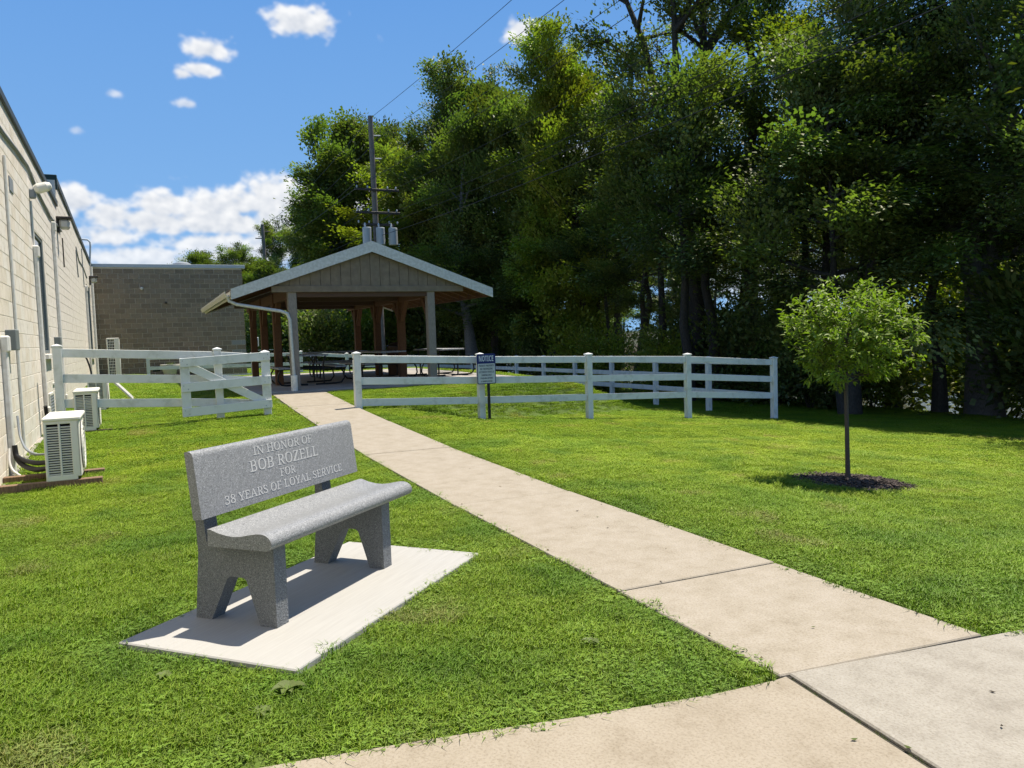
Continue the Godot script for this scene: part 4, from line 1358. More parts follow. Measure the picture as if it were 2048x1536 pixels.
func build_trees() -> void:
	for k in 4: clusters.append(leaf_cluster(100 + k, 20, .50, .185, .112))
	var P := []   # general crowns, 16 m tall
	P.append(grow(1, [straight(1, 15.5)], .24, 2.0, 15.5, 3.9, 34, 2700, .1, 0))
	P.append(grow(2, [straight(2, 15.8, Vector3(.8, 0, .3))], .22, 2.0, 15.8, 3.6, 36, 2700, .05, 2))
	P.append(grow(3, [straight(3, 15.0, Vector3(-.6, 0, .5))], .26, 2.4, 15.0, 4.3, 32, 2700, .15, 0))
	P.append(grow(4, [straight(4, 15.5, Vector3(.2, 0, -.6)), straight(14, 13.0, Vector3(1.8, 0, .6))], .23, 2.0, 15.2, 3.4, 22, 2700, .1, 2))
	clusters.clear()
	for k in 4: clusters.append(leaf_cluster(200 + k, 27, .46, .128, .076))
	var PR := []   # crowns carried higher, looser
	PR.append(grow(21, [straight(21, 15.5, Vector3(.5, 0, 0))], .24, 6.2, 15.5, 3.8, 23, 1300, .0, 2))
	PR.append(grow(22, [straight(22, 15.8, Vector3(-.6, 0, .3))], .22, 5.6, 15.8, 3.5, 23, 1200, .0, 0))
	PR.append(grow(23, [straight(23, 15.0, Vector3(.3, 0, .6)), straight(24, 14, Vector3(-1.6, 0, -.4))], .24, 6.0, 15.0, 3.4, 14, 1300, .0, 2))
	P.append_array(PR)
	# [px of the trunk, distance, px row of the tip, spread, prototype, leaf, label]
	var L := [
		[622, 60, 370, 3.0, 1, "leaf_mid", "leafy tree at the far left end of the wood, its outer twigs against the cloud"],
		[660, 54, 225, 3.6, 3, "leaf_mid", "tree left of the near utility pole, rising straight over the left roof slope"],
		[700, 53, 165, 4.0, 0, "leaf_mid", "tall rounded tree just left of the tip of the near utility pole"],
		[757, 55, 175, 4.0, 2, "leaf_mid", "tree behind the tip of the near utility pole"],
		[812, 50, 235, 4.0, 0, "leaf_yellow", "yellowish lower tree right of the near utility pole"],
		[868, 47, 205, 3.4, 3, "leaf_mid", "tree above the right roof slope of the shelter, stepping up to the tall peak"],
		[930, 44, 128, 3.2, 1, "leaf_dark", "dark tree on the left shoulder of the tall peak right of the shelter"],
		[968, 42, 72, 3.6, 2, "leaf_mid", "tallest tree of the left part of the wood, its peak in the blue sky"],
		[1022, 40, 110, 3.0, 0, "leaf_mid", "tree on the right shoulder of the tall peak right of the shelter"],
		[1064, 38, 175, 3.0, 3, "leaf_dark", "shorter dark tree in the dip before the yellow-green peak"],
		[1090, 36, 60, 2.6, 1, "leaf_yellow", "yellow-green tree left of the pointed one at the patch of open sky"],
		[1142, 35, 25, 2.8, 2, "leaf_yellow", "yellow-green pointed tree beside the patch of open sky"],
		[1205, 33, 225, 3.0, 4, "leaf_mid", "lower tree under the patch of open sky, left of the forked tree"],
		[1285, 31, 270, 3.2, 5, "leaf_dark", "dark tree behind the fence, left of the forked tree's trunk"],
		[1462, 29, 300, 3.4, 4, "leaf_dark", "dark tree behind the fence, right of the forked tree's trunk"],
		[1600, 27, -60, 3.6, 5, "leaf_yellow", "bright-topped tall tree above the young tree's left side"],
		[1660, 24, 20, 3.4, 6, "leaf_dark", "double-trunked dark tree rising behind the young tree"],
		[1775, 25, -120, 3.8, 4, "leaf_mid", "tall tree right of the double trunk, its trunk bare high up"],
		[1860, 22, 0, 3.4, 5, "leaf_dark", "dark tree between the double trunk and the broad pale trunk"],
		[2085, 19, -100, 3.6, 6, "leaf_grey", "grey-green tree at the right edge of the view"],
		[2200, 21, -100, 4.0, 4, "leaf_dark", "dark tree at the frame's right border, behind the grey-green one"],
	]
	var r := RandomNumberGenerator.new()
	r.seed = 77
	for q in L:
		var p := at(q[0] + 20, 690, q[1])
		p.y = hgt(p.x, p.z) - .1
		var s: float = (at(q[0], q[2], q[1]).y - p.y) / 19.2
		var wd: float = q[3] / 3.9
		plant("woodland_tree", P[q[4]], p, r.randf() * TAU, Vector3(wd, s, wd), q[5], "bark", q[6], "tree", "trees at the edge of the wood")
	# the forked tree with open crown (limbs seen against the sky)
	var d := 28.0
	var base := at(1392, 716, d)
	base.y = hgt(base.x, base.z) - .2
	var S := func(pts: Array, b0: Vector3) -> Array:
		var out := []
		for q in pts: out.append(at(q[0], q[1], q[2]) - b0)
		return out
	var stems := [
		[Vector3.ZERO, Vector3(.05, 2.2, 0)] + S.call([[1391, 470, d], [1399, 300, d], [1407, 120, d + .3], [1405, -60, d + .6], [1400, -260, d + 1]], base),
		S.call([[1391, 450, d], [1376, 350, d - .2], [1354, 180, d - .4], [1346, 0, d - .8], [1330, -180, d - 1]], base),
		S.call([[1391, 520, d], [1345, 330, d + .5], [1312, 185, d + .6], [1285, 80, d + .8], [1235, -40, d + 1], [1200, -160, d + 1.4]], base),
		S.call([[1404, 115, d + .3], [1440, 60, d + .2], [1470, 10, d], [1490, -90, d]], base),
		S.call([[1354, 60, d - .6], [1372, 20, d - .6], [1392, -20, d - .8]], base)]
	var g := grow(8, stems, .36, 11.5, 19.0, 2.6, 8, 640, .0, 2)
	plant("forked_tree", g, base, 0, Vector3.ONE, "leaf_mid", "bark", "big forked tree with bare dark limbs against the blue sky gap", "tree", "trees at the edge of the wood")
	base = at(1505, 700, 27.0)
	base.y = hgt(base.x, base.z) - .2
	stems = [[Vector3.ZERO] + S.call([[1500, 480, 27], [1503, 300, 27], [1512, 135, 27]], base) + S.call([[1548, 20, 27], [1560, -120, 27]], base), S.call([[1510, 140, 27], [1488, 60, 27.2], [1478, -60, 27.4]], base)]
	g = grow(9, stems, .24, 7.0, 18.0, 2.2, 11, 560, 0, 2)
	plant("slender_tree", g, base, 0, Vector3.ONE, "leaf_mid", "bark", "slender tree whose trunk splits in a narrow V right of the forked tree", "tree", "trees at the edge of the wood")
	# leaning bare limb left of the forked tree
	base = at(1330, 700, 29.0)
	base.y = hgt(base.x, base.z) - .2
	stems = [[Vector3.ZERO] + S.call([[1320, 520, 29], [1298, 328, 29], [1272, 280, 29], [1241, 232, 29], [1210, 120, 29]], base), S.call([[1268, 275, 29], [1262, 190, 29], [1266, 95, 29]], base)]
	g = grow(10, stems, .13, 6.0, 13.0, 1.5, 7, 260, 0, 2)
	plant("leaning_tree", g, base, 0, Vector3.ONE, "leaf_mid", "bark", "thin leaning tree with a kinked bare stem left of the forked tree", "tree", "trees at the edge of the wood")
	# broad pale trunk at the right
	base = at(1972, 826, 21.5)
	base.y = hgt(base.x, base.z) - .25
	stems = [[Vector3.ZERO] + S.call([[1962, 690, 21.5], [1952, 560, 21.5], [1945, 380, 21.6], [1925, 150, 21.8], [1905, -100, 22], [1890, -300, 22]], base), S.call([[1968, 700, 21.3], [1975, 560, 21.3], [1995, 380, 21], [2030, 150, 20.6], [2060, -100, 20]], base), S.call([[1955, 610, 21.5], [1885, 300, 22], [1868, 80, 22.3], [1862, -150, 22.6]], base)]
	g = grow(11, stems, .42, 5.6, 15.5, 3.6, 14, 1900, .0, 2)
	plant("broad_tree", g, base, 0, Vector3.ONE, "leaf_grey", "bark_pale", "broad pale furrowed trunk standing on the bank near the right edge", "tree", "trees at the edge of the wood")
	# leaning dark trunks on the bank
	base = at(1700, 800, 21.0)
	base.y = hgt(base.x, base.z) - .2
	stems = [[Vector3.ZERO] + S.call([[1703, 720, 21], [1722, 640, 21], [1745, 520, 21.3], [1760, 300, 21.6], [1770, 60, 22]], base), [Vector3(-.35, 0, .1)] + S.call([[1672, 700, 21.4], [1668, 560, 21.4], [1660, 350, 21.6], [1650, 100, 22]], base)]
	g = grow(12, stems, .25, 4.2, 13.5, 3.2, 16, 1800, .1, 2)
	plant("leaning_tree", g, base, 0, Vector3.ONE, "leaf_dark", "bark", "dark leaning double trunk on the bank just right of the young tree", "tree", "trees at the edge of the wood")
	base = at(950, 720, 40.0)
	base.y = hgt(base.x, base.z) - .2
	stems = [[Vector3.ZERO] + S.call([[938, 660, 40], [925, 580, 40], [922, 430, 40], [930, 250, 40]], base)]
	g = grow(13, stems, .34, 4.5, 12.0, 3.0, 20, 1500, .1, 2)
	plant("leaning_tree", g, base, 0, Vector3.ONE, "leaf_dark", "bark_pale", "grey leaning trunk seen just right of the shelter's right eave", "tree", "trees at the edge of the wood")
	for q in [[1215, 33, .12], [1268, 30, .14], [1375, 25.5, .20], [1420, 26, .22], [1455, 30, .14], [1190, 36, .14], [1030, 40, .16], [1128, 38, .12]]:
		var p := at(q[0], 700, q[1])
		p.y = hgt(p.x, p.z) - .2
		var gg := grow(int(q[0]), [straight(int(q[0]), 9.5, Vector3(r.randf_range(-1, 1), 0, r.randf_range(-1, 1)), .12)], q[2], 4.0, 9.5, 2.4, 16, 600, .15, 2)
		plant("bank_tree", gg, p, 0, Vector3.ONE, "leaf_dark", "bark", "slim dark trunk among the shaded trunks behind the white side fence", "tree", "slim trunks behind the side fence")
	# second row and far bank: dense backing
	for k in range(4, 30):
		var x := r.randf_range(20, 26) if k < 8 else r.randf_range(44, 58)
		var z := -20.0 - r.randf() * 46 if k < 8 else -2.0 - (k - 8) * 4.6 - r.randf() * 2
		if k < 8: x = r.randf_range(17.5, 20.5); z = -22.0 - k * 4.5
		var p := Vector3(x, hgt(x, z) - .1, z)
		var s := r.randf_range(.5, .62) if k < 8 else r.randf_range(.72, .98)
		plant("far_tree", P[r.randi() % 7], p, r.randf() * TAU, Vector3(s * 1.1, s, s * 1.1), "leaf_dark" if k % 3 else "leaf_mid", "bark", "tree of the dense wood behind the front row, merging with its neighbours" if k < 8 else "tree on the far bank glimpsed between the front trunks", "tree", "trees of the second row" if k < 8 else "trees on the far bank")
	for k in 8:
		var p := at(640 + k * 62, 690, 62 + r.randf() * 10)
		p.y = hgt(p.x, p.z)
		plant("far_tree", P[r.randi() % 4], p, r.randf() * TAU, Vector3(.85, .72, .85), "leaf_dark", "bark", "tree deep in the wood behind the shelter, showing between nearer trees", "tree", "trees deep in the wood behind the shelter")
	var edge := Vector3(18.6, 0, -6.4)
	edge.y = hgt(edge.x, edge.z) - .1
	plant("woodland_tree", P[5], edge, 1.0, Vector3(1.05, .95, 1.05), "leaf_mid", "bark", "tree standing just outside the right edge, its shade falling across the lawn", "tree", "trees at the edge of the wood")
	# distant trees behind the far wall and left of the shelter
	for q in [[405, 92, 12.0, .62, 2, "leaf_mid", "rounded distant tree peeking over the flat roof of the far wing"], [480, 84, 10.4, .6, 1, "leaf_mid", "distant tree between the far wing and the distant pole"], [522, 88, 11.0, .5, 0, "leaf_yellow", "pale distant tree just left of the distant pole"], [566, 90, 13.5, .40, 1, "leaf_mid", "distant spindly tree right of the distant pole"], [606, 76, 12.0, .55, 3, "leaf_mid", "distant tree above the left roof slope next to the wood's end"], [445, 96, 8.5, .7, 3, "leaf_dark", "low distant tree right of the rounded one behind the far wing"], [500, 60, 7.5, .6, 2, "leaf_mid", "small tree seen under the left eave of the shelter"], [545, 58, 7.5, .7, 0, "leaf_dark", "dark tree seen between the left posts of the shelter"]]:
		var p := at(q[0], 690, q[1])
		p.y = hgt(p.x, p.z) - .1
		var s: float = q[2] / 15.6
		plant("distant_tree", P[q[4]], p, r.randf() * TAU, Vector3(s * q[3] * 1.9, s, s * q[3] * 1.9), q[5], "bark", q[6], "tree", "distant trees")
	# understorey
	var SH := []
	for k in 3:
		var st := []
		for j in 5:
			st.append([Vector3(0, -.1, 0), Vector3(cos(j * 1.3) * .3, .7, sin(j * 1.3) * .3), Vector3(cos(j * 1.3) * .7, 1.7, sin(j * 1.3) * .7)])
		SH.append(grow(30 + k, st, .03, .2, 1.7, .9, 5, 330, .1, 2))
	var sl := [[1085, 37, 1.0, 0, "behind the side fence just right of the notice sign"], [1165, 34, 1.15, 1, "standing over the fence at its third post from the path"], [1205, 31, .8, 1, "second sunlit spot right of the fence's third post"], [1320, 28, .8, 1, "peeping over the fence left of its fourth post"], [1335, 27, .6, 1, "seen through the fence rails left of the fourth post"], [1500, 26, 1.0, 0, "over the right end span of the fence"], [1560, 25, 1.1, 0, "behind the last fence post"], [1620, 23, .9, 0, "under the left side of the young tree's crown"], [1745, 24, 1.1, 1, "behind the young tree's trunk, on its right"], [2005, 27, 2.4, 1, "tall and right of the broad pale trunk"], [2140, 20, 1.5, 0, "at the right edge of the view"], [1420, 29, 1.2, 0, "behind the fence right of its fourth post"], [1130, 40, 1.2, 0, "deep behind the side fence left of the sunlit spots"], [1000, 44, 1.3, 0, "beyond the back corner of the fence"], [900, 46, 1.4, 0, "right of the shelter's front right post"], [830, 48, 1.4, 0, "seen between the shelter's right posts"], [760, 48, 1.5, 1, "seen through the shelter beside the pole"], [690, 46, 1.2, 1, "seen through the middle of the shelter"], [640, 44, 1.3, 0, "seen through the shelter just right of its front left post"], [560, 50, 1.4, 0, "seen between the shelter's left posts"], [520, 54, 1.4, 0, "between the far wall and the shelter's left posts"]]
	for i in sl.size():
		var q: Array = sl[i]
		var p := at(q[0], 700, q[1])
		p.y = hgt(p.x, p.z) - .05
		var s: float = q[2] * 1.05
		plant("shrub", SH[i % 3], p, r.randf() * TAU, Vector3(s, s * 1.1, s), "leaf_yellow" if q[3] else "leaf_dark", "bark", ("sunlit yellow-green bush " if q[3] else "dark leafy bush ") + q[4], "shrub", "sunlit bushes at the foot of the wood" if q[3] else "dark bushes at the foot of the wood")

# ------------------------------------------------------------------ the young tree and its mulch
func build_sapling() -> void:
	var base := Vector3(7.10, hgt(7.10, -6.26), -6.26)
	var o := thing("young_tree", "young round-headed tree with thin dark trunk in a mulch ring on the lawn", "tree", base)
	var r := RandomNumberGenerator.new()
	r.seed = 21
	var tk := Mb.new()
	tk.tube([Vector3(.02, -.08, 0), Vector3(.01, .12, 0), Vector3(0, .6, 0), Vector3(-.015, 1.15, 0), Vector3(.0, 1.55, 0), Vector3(.02, 1.80, .02)], [.045, .027, .024, .022, .018, .008], 10, false)
	var limbs := []
	for k in 26:
		var t := k / 25.0
		var a := Vector3(-.01, lerpf(1.15, 1.68, t), 0)
		var az := k * 2.4 + r.randf_range(-.3, .3)
		var el := lerpf(-.10, .62, t)
		var len := lerpf(.55, .50, t) * r.randf_range(.8, 1.12)
		var b := bent(a, Vector3(cos(az) * cos(el), sin(el), sin(az) * cos(el)), len, r, .04)
		tk.tube(b, [.011, .009, .007, .005, .004, .002], 5, false)
		limbs.append(b)
		for q in 4:
			var b2 := bent(along(b, r.randf_range(.3, .9)), ((b[-1] - b[0]).normalized() + Vector3(r.randf_range(-1, 1), r.randf_range(-.3, .9), r.randf_range(-1, 1))).normalized(), len * .42, r, .05, 3)
			tk.tube(b2, [.005, .004, .003, .0015], 4, false)
			limbs.append(b2)
	# one long shoot to the right
	var sh := bent(Vector3(0, 1.2, 0), Vector3(.95, .15, .45).normalized(), .80, r, .0)
	tk.tube(sh, [.01, .008, .006, .005, .004, .002], 5, false)
	limbs.append(sh); limbs.append(sh); limbs.append(sh)
	for k in 170:
		var q := Vector3(r.randfn(), r.randfn(), r.randfn()).normalized() * pow(r.randf(), .45)
		var c := Vector3(q.x * .58, 1.68 + q.y * .46, q.z * .58)
		var b2 := bent(c, (Vector3(q.x, q.y * .5 + .25, q.z) + Vector3(r.randf_range(-1, 1), r.randf_range(-1, 1), r.randf_range(-1, 1)) * .5).normalized(), .22, r, .05, 3)
		tk.tube(b2, [.003, .0025, .002, .001], 4, false)
		limbs.append(b2)
	part(o, "trunk", tk, M.bark_sapling)
	var lv := []
	for k in 3:
		var mb := Mb.new()
		var cup: float = [.14, .22, .08][k]
		for i in 3:   # blade in three folded pairs, drooping towards the tip
			var t0 := i / 3.0
			var t1 := (i + 1) / 3.0
			var w0 := sin(PI * pow(t0, .8)) * .19
			var w1 := sin(PI * pow(t1, .8)) * .19
			var c0 := Vector3(t0, -cup * t0 * t0 * 1.6, 0)
			var c1 := Vector3(t1, -cup * t1 * t1 * 1.6, 0)
			for s: float in [-1.0, 1.0]:
				var nn := Vector3(.1, 1, -s * .35).normalized()
				mb.tri(c0, c1, c1 + Vector3(0, w1 * .35, s * w1), nn, nn, nn)
				if i > 0: mb.tri(c0, c1 + Vector3(0, w1 * .35, s * w1), c0 + Vector3(0, w0 * .35, s * w0), nn, nn, nn)
		lv.append(mb.mesh())
	var tf: Array[Transform3D] = []
	var tone := []
	for b: Array in limbs:
		for k in (34 if b.size() > 4 else 24):
			var t := .12 + .9 * pow(r.randf(), .75)
			var p := along(b, t) + Vector3(r.randfn(), r.randfn(), r.randfn()) * .028
			var d: Vector3 = ((b[-1] - b[0]).normalized() * .6 + Vector3(r.randf_range(-1, 1), r.randf_range(-.75, .55), r.randf_range(-1, 1))).normalized()
			var sd: Vector3 = d.cross(Vector3(r.randf_range(-.6, .6), 1, r.randf_range(-.6, .6))).normalized()
			tf.append(Transform3D(Basis(d, sd.cross(d), sd).scaled_local(Vector3.ONE * r.randf_range(.050, .086)), p))
			tone.append(r.randf_range(.75, 1.2))
	# the leaves nearest the camera are parts of their own, the rest one mass
	var eye := Vector3(0, CAM_H, 0) - base
	var order := range(tf.size())
	order.sort_custom(func(a, b): return tf[a].origin.distance_squared_to(eye) < tf[b].origin.distance_squared_to(eye))
	for k in 290:
		part(o, "leaf", lv[k % 3], M.leaf_sapling, tf[order[k]])
	for v in 3:
		var mm := MultiMesh.new()
		mm.transform_format = MultiMesh.TRANSFORM_3D
		mm.use_colors = true
		mm.mesh = lv[v]
		var ids := []
		for k in range(290, order.size()):
			if k % 3 == v: ids.append(order[k])
		mm.instance_count = ids.size()
		for k in ids.size():
			mm.set_instance_transform(k, tf[ids[k]])
			var q: float = tone[ids[k]]
			mm.set_instance_color(k, Color(q * 1.03, q, q * .9))
		var mi := MultiMeshInstance3D.new()
		mi.name = "crown"
		mi.multimesh = mm
		mi.material_override = M.leaf_sapling
		mi.set_meta("kind", "stuff")
		o.add_child(mi, true)
	# mulch
	var so := Mb.new()
	var rim := []
	var cen := base + Vector3(-.02, .045, .10)
	for k in 28:
		var an := TAU * k / 28
		var q := Vector3(cen.x + .60 * (1 + .1 * sin(3 * an + 1)) * cos(an), 0, cen.z + .60 * (1 + .08 * sin(2 * an)) * sin(an))
		q.y = hgt(q.x, q.z) + .006
		rim.append(q)
	for k in 28:
		var a: Vector3 = rim[k]
		var b: Vector3 = rim[(k + 1) % 28]
		so.flat([a, b, cen], cen - Vector3(0, 2, 0))
	single("mulch_ring", so, M.mulch_soil, "low mound of dark mulch soil round the young tree", "", "", "structure")
	var chip := Mb.new()
	chip.at(Vector3.ZERO, Vector3(.05, .007, .015), .002)
	var mm2 := MultiMesh.new()
	mm2.transform_format = MultiMesh.TRANSFORM_3D
	mm2.use_colors = true
	mm2.mesh = chip.mesh()
	mm2.instance_count = 1500
	for k in 1500:
		var an := r.randf() * TAU
		var q := pow(r.randf(), .55) * .66
		var p := Vector3(cen.x + q * cos(an), 0, cen.z + q * sin(an))
		p.y = lerpf(cen.y, hgt(p.x, p.z) + .01, clampf(q / .6, 0, 1)) + r.randf_range(0, .018)
		mm2.set_instance_transform(k, Transform3D(Basis.from_euler(Vector3(r.randf_range(-.5, .5), r.randf() * TAU, r.randf_range(-.5, .5))).scaled(Vector3.ONE * r.randf_range(.5, 1.5)), p))
		var b := r.randf_range(.02, .085)
		mm2.set_instance_color(k, Color(b * 1.15, b * .86, b * .72))
	var mi2 := MultiMeshInstance3D.new()
	mi2.name = "mulch_chips"
	mi2.multimesh = mm2
	mi2.material_override = M.mulch
	add_child(mi2)
	tag(mi2, "shredded dark brown bark chips spread round the young tree", "mulch", "", "stuff")

# ------------------------------------------------------------------ grass
func blade_patch(sd: int, rad: float, count: int, h: float, w: float) -> ArrayMesh:
	var mb := Mb.new()
	var r := RandomNumberGenerator.new()
	r.seed = sd
	for k in count:
		var a := r.randf() * TAU
		var q := sqrt(r.randf()) * rad
		var p := Vector3(cos(a) * q, -.006, sin(a) * q)
		var az := r.randf() * TAU
		var dir := Vector3(cos(az), 0, sin(az))
		var sd2 := Vector3(-sin(az), 0, cos(az)).rotated(Vector3.UP, r.randf_range(-.8, .8))
		var hh := h * r.randf_range(.45, 1.15)
		var ln := r.randf_range(.25, 1.15)
		var m := p + Vector3(0, hh * .6, 0) + dir * hh * ln * .3
		var t := p + Vector3(0, hh * lerpf(1.0, .72, ln), 0) + dir * hh * ln
		var ww := w * r.randf_range(.7, 1.2) * .5
		var b := r.randf_range(.75, 1.2)
		mb.col = Color(b * r.randf_range(.9, 1.25), b, b * .9)
		var nn := (dir * .5 + Vector3.UP * .8).normalized()
		mb.tri(p - sd2 * ww, p + sd2 * ww, m + sd2 * ww * .8, nn, nn, nn)
		mb.tri(p - sd2 * ww, m + sd2 * ww * .8, m - sd2 * ww * .8, nn, nn, nn)
		mb.tri(m - sd2 * ww * .8, m + sd2 * ww * .8, t, nn, nn, nn)
	return mb.mesh()

func clover_patch(sd: int, rad: float, count: int) -> ArrayMesh:
	var mb := Mb.new()
	var r := RandomNumberGenerator.new()
	r.seed = sd
	for k in count:
		var a := r.randf() * TAU
		var q := sqrt(r.randf()) * rad
		var c := Vector3(cos(a) * q, r.randf_range(.012, .04), sin(a) * q)
		var b := r.randf_range(.8, 1.25)
		mb.col = Color(b, b * 1.04, b)
		for j in 3:
			var an := a * 7.0 + j * TAU / 3
			var d := Vector3(cos(an), r.randf_range(-.2, .3), sin(an)) * .0085
			var s := Vector3(-sin(an), 0, cos(an)) * .0055
			mb.face([c, c + d * .6 + s, c + d * 1.15, c + d * .6 - s], Vector3(r.randf_range(-.2, .2), 1, r.randf_range(-.2, .2)).normalized())
	return mb.mesh()

func in_rect(p: Vector2, o: Vector2, yaw: float, a: Vector2, b: Vector2, m: float) -> bool:
	var q := (p - o).rotated(yaw)
	return q.x > a.x - m and q.x < b.x + m and q.y > a.y - m and q.y < b.y + m

func blocked(x: float, z: float, m: float) -> bool:
	if z < -2.3 and z > -17.7 and x > PATH_L - m and x < PATH_R + m: return true
	if z > -4.0:
		var e := curve(x, [[-4, -3.45], [-1.2, -3.02], [.4, -2.77], [.85, -2.69], [1.46, -2.56], [2.33, -2.44], [3.74, -2.25], [6.5, -1.82], [9, -1.4]])
		if z > e - m: return true
	if in_rect(Vector2(x, z), Vector2(.52, -3.52), deg_to_rad(42.2), Vector2(-.02, -1.09), Vector2(1.95, 0), m): return true
	if z < -17.62 + m and z > -27.2 - m and x > 1.75 - m and x < 8.75 + m: return true
	if x < -1.6 + (z + 9.6) * .017 + .03 + m: return true
	if z < -36.4 and x < 4.4: return true
	if Vector2(x - 7.08, z + 6.16).length() < .56 + m: return true
	return false

func build_litter() -> void:
	var r := RandomNumberGenerator.new()
	r.seed = 61
	var mb := Mb.new()
	mb.flat([Vector3(-.012, .004, 0), Vector3(0, .001, .006), Vector3(.013, .005, .001), Vector3(0, .002, -.007)], Vector3(0, -1, 0))
	var mm := MultiMesh.new()
	mm.transform_format = MultiMesh.TRANSFORM_3D
	mm.use_colors = true
	mm.mesh = mb.mesh()
	mm.instance_count = 90
	for k in 90:
		var z := -2.6 - 9.0 * pow(r.randf(), 1.4)
		var u := r.randf()
		if r.randf() < .6: u = .06 * r.randf() if r.randf() < .5 else 1.0 - .06 * r.randf()
		var p := Vector3(lerpf(PATH_L, PATH_R, u), 0, z)
		p.y = path_h(z) + .006
		if k > 66:
			p = Vector3(r.randf_range(.8, 4.2), .022, 0)
			p.z = r.randf_range(-2.2, -1.2)
		mm.set_instance_transform(k, Transform3D(Basis(Vector3.UP, r.randf() * TAU).scaled(Vector3.ONE * r.randf_range(.4, 1.3)), p))
		mm.set_instance_color(k, [Color(.04, .03, .02), Color(.12, .09, .05), Color(.09, .12, .03), Color(.2, .15, .08)][r.randi() % 4])
	var mi := MultiMeshInstance3D.new()
	mi.name = "leaf_litter"
	mi.multimesh = mm
	mi.material_override = M.mulch
	add_child(mi)
	tag(mi, "small dry leaf scraps and clippings scattered on the concrete path", "litter", "", "stuff")

